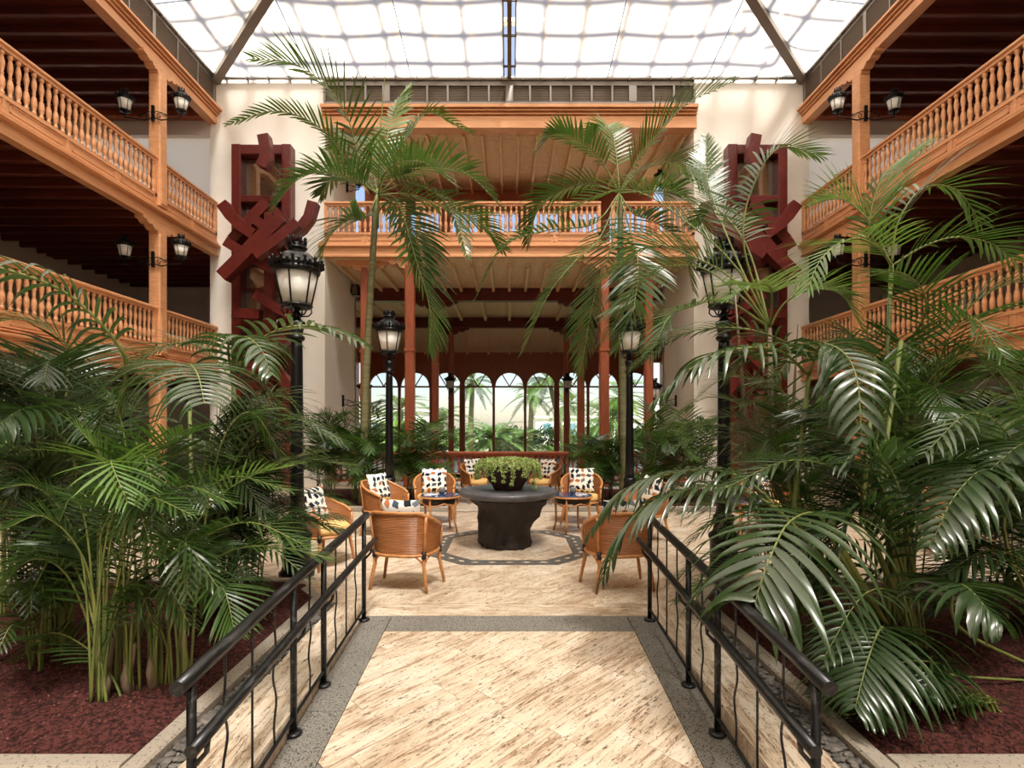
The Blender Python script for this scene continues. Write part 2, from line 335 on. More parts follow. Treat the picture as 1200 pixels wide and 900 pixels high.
M['terrace'] = mat('sunny_terrace', rough=.8, build=lambda nt, b: nt.links.new(ramp(nt, noise(nt, coords(nt), .6, 4), [(.3,(.16,.19,.09)),(.7,(.34,.32,.22))]), b.inputs['Base Color']))
M['navy'] = mat('blue_bar_glass', (.06,.13,.2), .1, 0, .8, lambda nt, b: nt.links.new(ramp(nt, noise(nt, coords(nt), 2, 3), [(.35,(.10,.20,.27)),(.7,(.12,.23,.30))]), b.inputs['Base Color']))
# ---------------------------------------------------------------- the setting
XG, XW, DW, XO = 7.8, 12.3, 14.5, 4.9
RS, RT = .07, 4.8                       # ramp slope, ramp top
def rampz(d): return -RS*max(0, RT-max(d, -.5))
def clip(poly, a, b):
    """keep the part of a convex polygon to the left of the line a->b"""
    out = []; n = len(poly)
    sd = lambda p: (b[0]-a[0])*(p[1]-a[1])-(b[1]-a[1])*(p[0]-a[0])
    for i in range(n):
        p, q = poly[i], poly[(i+1)%n]; sp, sq = sd(p), sd(q)
        if sp >= 0: out.append(p)
        if (sp >= 0) != (sq >= 0):
            t = sp/(sp-sq); out.append((p[0]+(q[0]-p[0])*t, p[1]+(q[1]-p[1])*t))
    return out
def area(p): return sum(p[i][0]*p[(i+1)%len(p)][1]-p[(i+1)%len(p)][0]*p[i][1] for i in range(len(p)))/2
def slabs(region, ang, wd, ln, name, m, parent, ztop, th=.03, gap=.0011, seed=1):
    rg = random.Random(seed); ca, sa = math.cos(ang), math.sin(ang)
    us = [p[0]*ca+p[1]*sa for p in region]; vs = [-p[0]*sa+p[1]*ca for p in region]
    v = min(vs)-wd*.3
    while v < max(vs):
        u = min(us)-ln*rg.random()
        while u < max(us):
            q = [(u+gap,v+gap),(u+ln-gap,v+gap),(u+ln-gap,v+wd-gap),(u+gap,v+wd-gap)]
            poly = [(x*ca-y*sa, x*sa+y*ca) for x,y in q]
            for i in range(len(region)):
                if len(poly) >= 3: poly = clip(poly, region[i], region[(i+1)%len(region)])
            if len(poly) >= 3 and area(poly) > .004:
                dz = rg.uniform(-.0006,.0006); zt = (lambda x,y: ztop(x,y)+dz) if callable(ztop) else (lambda x,y: ztop+dz)
                MB().prism(poly, lambda x,y: zt(x,y)-th, zt).build(name, m, parent)
            u += ln
        v += wd
rect = lambda x0,y0,x1,y1: [(x0,y0),(x1,y0),(x1,y1),(x0,y1)]
fl = MB()
fl.box((-12.6,-10,-.6),(-1.275,RT,-.012)); fl.box((1.275,-10,-.6),(12.6,RT,-.012)); fl.box((-12.6,RT,-.6),(12.6,27,-.012))
floor = struct('floor', fl, M['travx'])
rampm = MB(); zr = lambda x,y: rampz(y)
for a, b in ((-10,-.5),(-.5,RT)):
    rampm.prism(rect(-1.275,a,1.275,b), lambda x,y: rampz(y)-.5, lambda x,y: rampz(y)-.012)
ramp_o = struct('floor', rampm, M['terrazzo']); ramp_o.name = 'floor_ramp'
slabs(rect(-1.03,-.5,1.03,RT-.3), R(45), .3, .92, 'travertine_slab', M['trav'], ramp_o, zr, seed=4)
for x0, x1 in ((-1.27,-1.035),(1.035,1.27)):
    y = -.5
    while y < RT-.01:
        y2 = min(y+1.3, RT); MB().prism(rect(x0,y+.002,x1,y2-.002), lambda x,y: rampz(y)-.03, lambda x,y: rampz(y)+.0005).build('terrazzo_border', M['terrazzo'], ramp_o); y = y2
for x0, x1 in ((-1.03,0),(0,1.03)):
    MB().prism(rect(x0+.002,RT-.295,x1-.002,RT-.002), lambda x,y: rampz(y)-.03, lambda x,y: rampz(y)+.0005).build('terrazzo_border', M['terrazzo'], ramp_o)
slabs(rect(-1.63,-2,-1.278,5.15), R(90), .352, .95, 'travertine_slab', M['travy'], floor, 0, seed=7)
slabs(rect(1.278,-2,1.63,5.15), R(90), .352, .95, 'travertine_slab', M['travy'], floor, 0, seed=8)
slabs(rect(-1.27,RT+.004,1.27,5.12), 0, .316, .82, 'travertine_slab', M['travx'], floor, 0, seed=9)
slabs(rect(-3.9,5.62,3.9,10.38), R(45), .42, 1.05, 'travertine_slab', M['trav'], floor, 0, seed=11)
slabs(rect(-3.0,5.125,3.0,5.615), 0, .49, 1.1, 'travertine_slab', M['trav'], floor, 0, seed=12)
MB().box((-7,10.39,-.02),(7,10.45,.001)).build('drain_channel', M['steel'], floor)
# octagon round the stone table
oc, hw, ck = (0.0, 7.55), 1.04, .46
def octo(h, c): return [(oc[0]+x, oc[1]+y) for x,y in ((-h+c,-h),(h-c,-h),(h,-h+c),(h,h-c),(h-c,h),(-h+c,h),(-h,h-c),(-h,-h+c))]
o1, o2 = octo(hw, ck), octo(hw-.22, ck-.10)
slabs(o2, R(45), .36, .9, 'travertine_slab', M['trav'], floor, .003, .004, seed=21)
rg = random.Random(5)
for i in range(8):
    a, b, c, d_ = o1[i], o1[(i+1)%8], o2[(i+1)%8], o2[i]
    MB().prism([a,b,c,d_], .001, .0042).build('mosaic_border', M['mosaic'], floor)
    n = 5 if i%2 == 0 else 3
    for k in range(n):
        t = (k+.5)/n; px = (a[0]+(b[0]-a[0])*t+d_[0]+(c[0]-d_[0])*t)/2; py = (a[1]+(b[1]-a[1])*t+d_[1]+(c[1]-d_[1])*t)/2
        ux, uy = b[0]-a[0], b[1]-a[1]; l = math.hypot(ux,uy); ux/=l; uy/=l
        MB().prism([(px-ux*.055,py-uy*.055),(px+uy*.03,py-ux*.03),(px+ux*.055,py+uy*.055),(px-uy*.03,py+ux*.03)], .003, .0056).build('pale_inlay', M['travx'], floor)
# planting beds -------------------------------------------------
def bed(s):
    out = [(1.87,2.73),(1.87,5.2),(2.25,5.75),(7.2,5.75),(7.2,2.73)]
    t = empty('floor_bed', (0,0,0), kind='structure')
    rg = random.Random(3); m = MB(); nx, ny = 70, 46; idx = {}
    from mathutils import noise as mn
    def mz(x, y):
        e = max(0, min(1, (x-1.87)/.4, (y-2.73)/.4, (5.75-y)/.4)); e = e*e*(3-2*e)
        return .028+e*(.045+.06*mn.noise((x*1.3,y*1.3,s)))+.010*mn.noise((x*6,y*6,s*3))+.006*mn.noise((x*17,y*17,0))
    for j in range(ny+1):
        for i in range(nx+1):
            x = 1.80+5.4*i/nx; y = 2.68+3.05*j/ny
            if y > 5.15: x = max(x, 1.80+(y-5.15)*.69)
            m.v.append((s*x,y,mz(x,y)))
    for j in range(ny):
        for i in range(nx):
            a = j*(nx+1)+i; m.f.append((a,a+1,a+nx+2,a+nx+1)); m.sm.append(True)
    m.build('mulch', M['mulch'], t, kind='stuff')
    g = MB()
    for k in range(9000):
        x = rg.uniform(1.9,6.4); y = 2.76+(rg.random()**1.3)*2.9
        if y > 5.15 and x < 1.95+(y-5.15)*.69: continue
        z = mz(x,y)-.03
        r = rg.uniform(.004,.013)*(1.5 if rg.random()<.04 else 1); a = rg.random()*6.3
        pts = [(s*x+r*math.cos(a+q*2.09+rg.uniform(-.4,.4)), y+r*math.sin(a+q*2.09), z+.03+rg.uniform(-.1,.3)*r) for q in range(3)]
        g.add(pts+[(s*x,y,z+.034+r*.75)], [(0,1,3),(1,2,3),(2,0,3)])
    g.build('volcanic_gravel', M['mulch2'], t, kind='stuff')
    # kerb: lengths of concrete, then a channel of pebbles, then the slab strip
    kp = [(1.76,1.87,2.60,5.17)]
    y = .5
    while y < 5.1:
        y2 = min(y+.85, 5.17); MB().cbox((s*1.765,y+.002,-.012),(s*1.87,y2-.002,.05),.012).build('kerb_block', M['concrete'], t); y = y2
    x = 1.874
    while x < 7.2:
        x2 = min(x+.9, 7.2); MB().cbox((s*x+s*.002,2.62,-.012),(s*x2-s*.002,2.73,.05),.012).build('kerb_block', M['concrete'], t); x = x2
    q = [(1.765,5.17),(1.87,5.17),(2.3,5.70),(2.3,5.82),(2.22,5.82)]
    MB().prism([(s*a,b) for a,b in (q if s > 0 else q[::-1])], -.012, .049).build('kerb_block', M['concrete'], t)
    x = 2.3
    while x < 7.2:
        x2 = min(x+.9, 7.2); MB().cbox((s*x+s*.002,5.71,-.012),(s*x2-s*.002,5.82,.05),.012).build('kerb_block', M['concrete'], t); x = x2
    pb = MB()
    for k in range(640):
        x = rg.uniform(1.645,1.755); y = rg.uniform(.8,5.15); r = rg.uniform(.014,.03); sx = rg.uniform(.8,1.5)
        pb.lathe([(0,-r*.4),(r*.8,-r*.2),(r,0),(r*.75,r*.35),(0,r*.5)], (s*x,y,.002), 6, True, rg.random(), lambda j,kk,rr,z: rr*(1+.25*math.sin(kk*2.1+y*30)))
    pb.build('pebbles', M['pebble'], t, kind='stuff')
    MB().box((s*1.635,.5,-.02),(s*1.765,5.17,-.008)).build('channel_bed', M['terrazzo'], t)
for s in (-1, 1): bed(s)
# walls ---------------------------------------------------------
for s, nm in ((-1,'left'),(1,'right')):
    struct('wall_pier_'+nm, MB().box((s*XO,DW,-.01),(s*(XG+.15),17.4,10.82)), M['white'])
    struct('wall_'+nm, MB().box((s*XW,-10,-.01),(s*(XW+.3),18.3,11)), M['whitegal'])
    we = MB()
    for z0, z1 in ((-.01,6.3),): we.box((s*(XG+.1),18,z0),(s*(XW),18.3,z1))
    struct('wall_corridor_end_'+nm, we, M['white'])
    for z0, z1, k in ((6.5,9.4,1),):
        dd = 18.1 if k == 0 else 14.72
        wb = struct('window_%d' % (60+k+(0 if s < 0 else 2)), MB().box((s*(XG+.15),dd,z0),(s*XW,dd+.006,z1)), M['blind'])
        for q in range(4): MB().box((s*(XG+.16+q*1.45),dd-.04,z0),(s*(XG+.22+q*1.45),dd+.06,z1)).build('window_frame', M['white'], wb)
struct('wall_rear', MB().box((-12.6,-10.3,-.6),(12.6,-10,11)), M['white'])
SIDE = {-1: 'over the areca bed', 1: 'over the drooping-frond bed'}
# galleries ------------------------------------------------------
balm = None
def baluster_mesh(h, m, name='baluster'):
    r = .5
    pr = [(.030,0),(.030,.09),(.018,.11),(.030,.17),(.040,.27),(.034,.38),(.017,.47),(.027,.50),(.017,.53),(.030,.63),(.036,.72),(.026,.82),(.018,.89),(.030,.91),(.030,1)]
    return MB().lathe([(a*1.15, b*h) for a,b in pr], (0,0,0), 8).mesh(name, m)
BAL = baluster_mesh(.70, M['wood'])
def balustrade(a, b, x, zt, axis, out, label, group, m=None, bal=BAL, step=.142, h=.70, ends=True, panels=True):
    """a..b along axis ('x'/'y') at the other level coordinate x; out = +-1 the open side"""
    m = m or M['woodh']
    loc = (x, (a+b)/2, zt-h-.18) if axis == 'y' else ((a+b)/2, x, zt-h-.18)
    t = empty('balustrade', loc, 0, label, 'balustrade', group)
    B = lambda u0,v0,z0,u1,v1,z1: MB().box((v0,u0,z0),(v1,u1,z1)) if axis == 'y' else MB().box((u0,v0,z0),(u1,v1,z1))
    hr = MB(); pr = [(-.075,zt-.055),(-.055,zt-.07),(.055,zt-.07),(.075,zt-.055),(.075,zt-.02),(.05,zt),(-.05,zt),(-.075,zt-.02)]
    hr.extr([(x+u,z) for u,z in pr], a, b, axis); hr.build('handrail', m, t)
    B(a,x-.04,zt-.12,b,x+.04,zt-.07).build('top_rail', m, t)
    zb = zt-.12-h
    B(a,x-.05,zb-.06,b,x+.05,zb).build('bottom_rail', m, t)
    n = max(1, int((b-a)/step)); st = (b-a)/n
    per = 1.2; k = max(1, round((b-a)/per)); 
    edges = [a+(b-a)*i/k for i in range(k+1)] if panels else []
    org = origin_of(t)
    for i in range(n):
        u = a+st*(i+.5); p = Vector((x,u,zb)) if axis == 'y' else Vector((u,x,zb))
        link('baluster', bal, t, p-org)
    if ends:
        for e in (a+.035, b-.035): B(e-.035,x-.05,zb-.06,e+.035,x+.05,zt-.07).build('end_post', m, t)
    if panels:
        for i in range(k):
            B(edges[i]+.03,x-.03,zb-.24,edges[i+1]-.03,x+.03,zb-.06).build('panel', m, t)
            fr = B(edges[i]+.10,x+out*.03,zb-.10,edges[i+1]-.10,x+out*.042,zb-.085)
            for q in (B(edges[i]+.10,x+out*.03,zb-.215,edges[i+1]-.10,x+out*.042,zb-.20),): fr.add(q.v, q.f)
            for e in (edges[i]+.10, edges[i+1]-.115):
                q = B(e,x+out*.03,zb-.215,e+.015,x+out*.042,zb-.085); fr.add(q.v, q.f)
            fr.build('panel_moulding', m, t)
        for e in edges: B(max(a,e-.03),x-.045,zb-.24,min(b,e+.03),x+.045,zb-.06).build('panel_stile', m, t)
    return t
ZT = (4.25, 7.55)
def fascia_profile(s, zt):
    pr = [(-.10,zt-1.06),(.05,zt-1.06),(.05,zt-1.085),(-.03,zt-1.085),(-.03,zt-1.115),(.10,zt-1.115),(.10,zt-1.14),(.03,zt-1.15),(.03,zt-1.175),(.145,zt-1.175),(.145,zt-1.205),(.06,zt-1.22),(.06,zt-1.25),(.04,zt-1.25),(.04,zt-1.40),(.075,zt-1.42),(.075,zt-1.45),(-.10,zt-1.45)]
    return [(s*(XG-p),z) for p,z in pr]
def corbel(loc, s):
    m = MB()   # carved double bracket between post and beam, drawn along the beam
    pr = [(-.62,0),(.62,0),(.62,-.05),(.56,-.075),(.52,-.06),(.48,-.11),(.40,-.13),(.34,-.10),(.29,-.16),(.22,-.20),(.17,-.17),(.15,-.24),(-.15,-.24),(-.17,-.17),(-.22,-.20),(-.29,-.16),(-.34,-.10),(-.40,-.13),(-.48,-.11),(-.52,-.06),(-.56,-.075),(-.62,-.05)]
    n = len(pr); vs = [(loc[0]+w_,loc[1]+u,loc[2]+z) for w_ in (-.10,.10) for u,z in pr]
    return m.add(vs, [tuple(range(n)), tuple(range(2*n-1,n-1,-1))]+[(i,n+i,n+(i+1)%n,(i+1)%n) for i in range(n)])
def gallery_post(s, d):
    x0, x1 = s*(XG-.11), s*(XG+.15); wh = ('nearest the white pier ' if d > 10 else 'a bay from the white pier ')+SIDE[s]
    for z0, z1, zc, nm in ((0,2.56,2.8,'ground-floor'),(3.185,5.86,6.1,'first-floor'),(6.485,9.38,9.62,'top-floor')):
        t = empty('gallery_post', (s*(XG+.02), d, z0), 0, 'orange %s gallery post %s' % (nm, wh), 'post', 'gallery posts')
        MB().cbox((x0,d-.13,z0),(x1,d+.13,z1),.022).build('shaft', M['wood'], t)
        corbel((s*(XG+.02),d,zc), s).build('corbel', M['wood'], t)
        if z0: MB().box((s*(XG-.13),d-.09,z0+.05),(s*(XG-.11),d+.09,z0+.9)).build('pilaster_panel', M['wood'], t)
for s in (-1, 1):
    for lv, zt in enumerate(ZT):
        nm = ('first-floor','top-floor')[lv]
        for a, b in ((5.0,6.92),(7.18,12.02),(12.28,14.48)):
            lab = {5.0:'far short run of turned balusters along the %s gallery %s', 7.18:'long run of orange turned balusters along the %s gallery %s', 12.28:'short baluster run between post and white pier, %s gallery %s'}[a] % (nm, SIDE[s])
            balustrade(a, b, s*XG, zt, 'y', -s, lab, 'side gallery balustrades')
        f = MB().extr(fascia_profile(s, zt), -3, 14.6, 'y'); tr = struct('trim_%d' % (1+lv+(0 if s < 0 else 2)), f, M['woodh'])
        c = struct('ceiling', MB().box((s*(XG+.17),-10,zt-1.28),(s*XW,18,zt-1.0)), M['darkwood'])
        y = 6.25
        while y < 18:
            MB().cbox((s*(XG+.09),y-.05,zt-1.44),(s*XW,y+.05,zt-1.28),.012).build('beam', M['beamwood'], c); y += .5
        MB().box((s*(XG+.13),14.5,zt-1.43),(s*XW,14.62,zt-1.28)).build('cross_beam', M['beamwood'], c)
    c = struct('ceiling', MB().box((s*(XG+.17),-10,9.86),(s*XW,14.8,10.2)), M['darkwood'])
    y = 6.25
    while y < 14.2:
        MB().cbox((s*(XG+.09),y-.05,9.70),(s*XW,y+.05,9.86),.012).build('beam', M['beamwood'], c); y += .5
    MB().box((s*(XG+.15),14.25,9.70),(s*XW,14.48,9.86)).build('cross_beam', M['redwood'], c)
    MB().box((s*(XG+.15),14.55,9.36),(s*XW,14.8,9.86)).build('lintel', M['whitegal'], c)
    pr = [(-.2,9.62),(.03,9.62),(.03,9.80),(-.01,9.80),(-.01,9.83),(.07,9.83),(.07,9.86),(.02,9.865),(.02,9.89),(.12,9.89),(.12,9.92),(.06,9.925),(.06,9.95),(.18,9.95),(.18,10.0),(-.2,10.0)]
    tr = struct('trim_%d' % (5 if s < 0 else 6), MB().extr([(s*(XG-p),z) for p,z in pr], -8, 14.62, 'y'), M['woodh'])
    # louvre strip below the roof
    vs = empty('louvre_strip', (s*(XG+.02),5,10.0), 0, 'long grey louvred vent strip above the gallery eaves '+SIDE[s], 'vent', 'side roof vents')
    MB().box((s*(XG+.03),-8,10.0),(s*(XG+.1),14.5,10.76)).build('backing', M['louver'], vs)
    for z0, z1 in ((10.0,10.09),(10.68,10.78)): MB().box((s*(XG-.02),-8,z0),(s*(XG+.05),14.5,z1)).build('rail', M['steel'], vs)
    y = 14.47; k = 0
    while y > 5:
        wd_ = .1 if k%3 == 0 else .03
        MB().box((s*(XG-.025),y-wd_,10.09),(s*(XG+.04),y,10.68)).build('mullion', M['steel'], vs); y -= .82; k += 1
    sl = MB()
    for k in range(14): sl.box((s*(XG-.005),5,10.10+k*.042),(s*(XG+.04),14.4,10.115+k*.042))
    sl.build('slats', M['louver'], vs, kind='stuff')
    for d in (12.15, 7.05): gallery_post(s, d)
# the great opening ----------------------------------------------
pr = [(DW+.3,9.5),(DW-.05,9.5),(DW-.05,9.80),(DW-.01,9.80),(DW-.01,9.84),(DW-.09,9.84),(DW-.09,9.87),(DW-.03,9.88),(DW-.03,9.91),(DW-.14,9.91),(DW-.14,9.94),(DW-.08,9.95),(DW-.08,9.97),(DW-.20,9.97),(DW-.20,10.05),(DW+.3,10.05)]
struct('trim_7', MB().extr(pr, -XO-.06, XO+.06, 'x'), M['woodx'])
vs = empty('louvre_strip', (0,DW,10.05), 0, 'grey louvred vent strip over the great opening', 'vent')
MB().box((-XO,DW+.1,10.05),(XO,DW+.2,10.75)).build('backing', M['louver'], vs)
for z0, z1 in ((10.05,10.20),(10.62,10.80)): MB().box((-XO,DW-.04,z0),(XO,DW+.12,z1)).build('rail', M['steel'], vs)
for i in range(19):
    x = -XO+2*XO*i/18; wd_ = .10 if i%6 == 3 else .025
    MB().box((x-wd_,DW-.05,10.2),(x+wd_,DW+.1,10.62)).build('mullion', M['steel'], vs)
sl = MB()
for k in range(12): sl.box((-XO,DW,10.21+k*.034),(XO,DW+.09,10.224+k*.034))
sl.build('slats', M['louver'], vs, kind='stuff')
# bridge gallery
pr = [(DW-p,z) for p,z in [(-.10,6.49),(.03,6.49),(.03,6.45),(.07,6.43),(.07,6.40),(.115,6.38),(.115,6.35),(.05,6.335),(.05,6.14),(.075,6.12),(.075,6.08),(-.10,6.08)]]
struct('trim_8', MB().extr(pr, -XO-.15, XO+.1, 'x'), M['woodx'])
for a, b in ((-XO,-2.76),(-2.48,2.42),(2.70,XO)):
    balustrade(a, b, DW, 7.55, 'x', -1, 'orange turned balustrade of the bridge gallery, %s' % ('middle run' if a == -2.48 else 'end run behind the tall ringed palm' if a < -3 else 'end run behind the hanging feather fronds'), 'bridge balustrades', M['woodx'])
struct('floor_bridge', MB().box((-XO,DW+.1,6.16),(XO,18.6,6.45)), M['darkwood'])
c = struct('ceiling', MB().box((-XO,DW+.1,6.10),(XO,18,6.158)), M['ceilwood'])
for i in range(19):
    x = -4.7+i*.522; MB().cbox((x-.045,DW+.62,5.97),(x+.045,17.86,6.10),.01).build('rafter', M['ceilwood'], c)
c = struct('ceiling', MB().box((-7.2,18,6.13),(7.2,23,6.2)), M['ceilwood'])
for k in range(27): MB().box((-7.2,18.16+k*.18,6.10),(7.2,18.33+k*.18,6.13)).build('board', M['ceilwood'], c)
for i in range(15):
    x = -7.0+i*1.0; MB().cbox((x-.06,18.2,5.95),(x+.06,23,6.10),.01).build('rafter', M['ceilwood'], c)
for y in (18.0, 23.0):
    MB().box((-7.2,y-.14,5.68),(7.2,y+.14,6.09)).build('cross_beam', M['timber'], c)
m = MB(); a, b = (23.14,6.10), (26.0,5.03)
m.add([(-7.2,a[0],a[1]),(7.2,a[0],a[1]),(7.2,b[0],b[1]),(-7.2,b[0],b[1]),(-7.2,a[0],a[1]+.06),(7.2,a[0],a[1]+.06),(7.2,b[0],b[1]+.06),(-7.2,b[0],b[1]+.06)], [(0,1,2,3),(7,6,5,4),(0,4,5,1),(1,5,6,2),(2,6,7,3),(3,7,4,0)])
c = struct('ceiling', m, M['ceilorange'])
for i in range(15):
    x = -7.0+i*1.0; MB().beam((x,a[0],a[1]-.05),(x,b[0],b[1]-.05),.1,.12).build('rafter', M['ceilorange'], c)
# top-floor room: boarded ceiling, red lintel, windows
c = struct('ceiling', MB().box((-XO,DW+.3,9.60),(XO,18.5,9.68)), M['ceilwood'])
for k in range(36): MB().box((-XO,DW+.33+k*.106,9.575),(XO,DW+.428+k*.106,9.60)).build('board', M['ceilwood'], c)
for i in range(20):
    x = -4.75+i*.5; MB().cbox((x-.035,DW+.3,9.44),(x+.035,18.5,9.575),.008).build('rafter', M['ceilwood'], c)
wl = MB(); wl.box((-XO,18.5,8.85),(XO,18.75,9.62)); wl.box((-XO,18.5,6.45),(XO,18.75,6.9))
wt = struct('wall_bridge_back', wl, M['redwood'])
for k, x in enumerate([-4.9,-3.55,-2.2,-.85,.5,1.85,3.2,4.9]):
    if k: 
        x0 = [-4.9,-3.55,-2.2,-.85,.5,1.85,3.2,4.9][k-1]
        wn_ = struct('window_%d' % (20+k), MB().box((x0+.2,18.6,6.9),(x-.2,18.61,8.85)), M['glass'])
        for xx in (x0+.2+(x-x0-.4)*.33, x0+.2+(x-x0-.4)*.66): MB().box((xx-.02,18.58,6.9),(xx+.02,18.64,8.85)).build('glazing_bar', M['woodx'], wn_)
    MB().box((x-.2,18.5,6.9),(x+.2,18.75,8.85)).build('wall_post', M['redwood'], wt)
# columns of the opening and the lounge behind
def column(x, d, ztop, wd_, lab, low=0):
    t = empty('wooden_column', (x,d,low), 0, lab, 'column', 'lounge columns')
    MB().cbox((x-wd_/2,d-wd_/2,low+.25),(x+wd_/2,d+wd_/2,ztop-.2),.03).build('shaft', M['redwood'], t)
    MB().cbox((x-wd_*.62,d-wd_*.62,low),(x+wd_*.62,d+wd_*.62,low+.28),.02).build('plinth', M['redwood'], t)
    MB().box((x-wd_*.56,d-wd_*.56,3.6),(x+wd_*.56,d+wd_*.56,3.66)).build('collar', M['redwood'], t)
    mm = MB(); pr = [(-.75,0),(.75,0),(.75,-.07),(.66,-.10),(.60,-.07),(.52,-.16),(.40,-.18),(.34,-.13),(.26,-.24),(.16,-.28),(-.16,-.28),(-.26,-.24),(-.34,-.13),(-.40,-.18),(-.52,-.16),(-.60,-.07),(-.66,-.10),(-.75,-.07)]
    n = len(pr); vv = [(x+u,d+q,ztop+z) for q in (-.1,.1) for u,z in pr]
    mm.add(vv, [tuple(range(n)), tuple(range(2*n-1,n-1,-1))]+[(i,n+i,n+(i+1)%n,(i+1)%n) for i in range(n)]).build('corbel', M['timber'] if d > 15 else M['woodx'], t)
for x in (-2.66, 2.53): column(x, DW+.12, 6.08, .25, 'red-brown square column under the front edge of the bridge gallery'+(', ringed palm side' if x < 0 else ', feather palm side'))
for x in (-3.95, 3.8): column(x, DW+.45, 6.105, .22, 'slim red-brown column beside the white pier under the bridge'+(', ringed palm side' if x < 0 else ', feather palm side'))
for x in (-2.45, 2.35): column(x, 18.0, 5.68, .23, 'red-brown column under the first dark cross beam of the lounge'+(', ringed palm side' if x < 0 else ', feather palm side'))
for x in (-2.45, 2.40): column(x, 23.0, 5.68, .23, 'red-brown column under the second dark cross beam of the lounge'+(', ringed palm side' if x < 0 else ', feather palm side'))
rb = baluster_mesh(.62, M['redwood'], 'baluster')
for a, b in ((-XO,-2.82),(-2.5,2.38),(2.7,XO)):
    balustrade(a, b, DW+.12, .92, 'x', -1, 'low red-brown balustrade across the lounge opening, %s' % ('middle run' if a == -2.5 else 'end run on the ringed palm side' if a < -3 else 'end run on the feather palm side'), 'lounge balustrades', M['redwood'], rb, .15, .62, True, False)
# window wall with arches
D6 = 26.0; bx_ = [-6.75+1.5*i for i in range(10)]
wt = struct('wall_back', MB().box((-7.2,D6,4.55),(7.2,D6+.2,5.1)), M['redwood'])
for i in range(9):
    x0, x1 = bx_[i], bx_[i+1]; xc = (x0+x1)/2; r = .665; zc = 3.4
    m = MB(); n = 14
    up = [(x0 + (x1-x0)*k/n, 4.56) for k in range(n+1)]
    ar = [(xc-r*math.cos(math.pi*k/n), zc+r*math.sin(math.pi*k/n)) for k in range(n+1)]
    vv = [(p[0],D6+.02,p[1]) for p in up+ar]+[(p[0],D6+.16,p[1]) for p in up+ar]; o = 2*(n+1); ff = []
    for k in range(n):
        ff += [(k,k+1,n+2+k,n+1+k),(o+k+1,o+k,o+n+1+k,o+n+2+k),(n+1+k,n+2+k,o+n+2+k,o+n+1+k)]
    m.add(vv, ff)
    for e, xa in ((x0, xc-r),(x1, xc+r)): m.add([(e,D6+.02,zc),(xa,D6+.02,zc),(e,D6+.02,4.56)], [(0,1,2)])
    m.build('arch_spandrel', M['redwood'], wt)
    for k in range(1, 6):
        xx = x0+(x1-x0)*k/6; MB().box((xx-.008,D6+.005,4.2 if abs(xx-xc) < .6 else 3.9),(xx+.008,D6+.022,5.05)).build('batten', M['redwood'], wt)
    wdw = struct('window_%d' % (i+1), MB().box((x0,D6+.10,.05),(x1,D6+.105,4.1)), M['glass'])
    MB().box((x0,D6+.05,3.36),(x1,D6+.12,3.44)).build('transom', M['redwood'], wdw)
    for sgn in (-1,1): MB().beam((xc,D6+.08,3.42),(xc+sgn*.34,D6+.08,3.98),.05,.05,(0,1,0)).build('fan_bar', M['redwood'], wdw)
for i, x in enumerate(bx_):
    th = .13 if i%3 == 0 else .06
    MB().cbox((x-th,D6-.03,0),(x+th,D6+.2,3.5),.02).build('mullion_post', M['redwood'], wt)
    if i%3 == 0: MB().box((x-th*.8,D6-.02,3.5),(x+th*.8,D6+.1,5.05)).build('mullion_post', M['redwood'], wt)
MB().box((-7.2,D6-.01,0),(7.2,D6+.18,.25)).build('sill', M['redwood'], wt)
for s, nm in ((-1,'left'),(1,'right')):
    w2 = struct('wall_lounge_'+nm, MB().box((s*7.2,17.4,-.01),(s*7.4,D6+.2,6.2)), M['woodx'])
    for k in range(24): MB().box((s*7.17,17.5,.2+k*.25),(s*7.2,D6,.42+k*.25)).build('plank', M['woodx'], w2)
    struct('wall_lounge_front_'+nm, MB().box((s*XO,17.3,-.01),(s*7.4,17.45,6.2)), M['white'])
# roof -----------------------------------------------------------
ZE, SL = 10.82, .12; ridge = ZE+SL*XG; DR = DW-XG
roof = empty('ceiling_roof', (0,5,ZE), kind='structure')
def panel(p, nu=10, nv=8, sag=.10):
    """four corners (a, b along the eave; c, d above), slightly billowed"""
    a, b, c, d = [Vector(q) for q in p]; m = MB()
    for j in range(nv+1):
        for i in range(nu+1):
            u, v = i/nu, j/nv; q = (a.lerp(b,u)).lerp(d.lerp(c,u), v); q.z -= sag*math.sin(math.pi*u)*math.sin(math.pi*v)
            m.v.append(tuple(q))
    for j in range(nv):
        for i in range(nu):
            k = j*(nu+1)+i; m.f.append((k,k+1,k+nu+2,k+nu+1)); m.sm.append(True)
    return m
E_ = .06
xs = [-XG,-5.2,-2.6,0,2.6,5.2,XG]
for i in range(6):
    x0, x1 = xs[i], xs[i+1]; g = .012 if abs(x0) > .1 and abs(x1) > .1 else .012
    t0, t1 = XG-abs(x0), XG-abs(x1)     # distance up the slope where the hip is met
    tt0, tt1 = max(.02,t0), max(.02,t1)
    a0 = .16 if x0 == 0 else g; a1 = .16 if x1 == 0 else g
    panel([(x0+a0,DW-E_,ZE),(x1-a1,DW-E_,ZE),(x1-a1*(1 if abs(x1)<7 else 0),DW-E_-tt1+.1,ZE+SL*tt1),(x0+a0*(1 if abs(x0)<7 else 0),DW-E_-tt0+.1,ZE+SL*tt0)], 12, 10, .06).build('shade_panel', M['fabric'], roof)
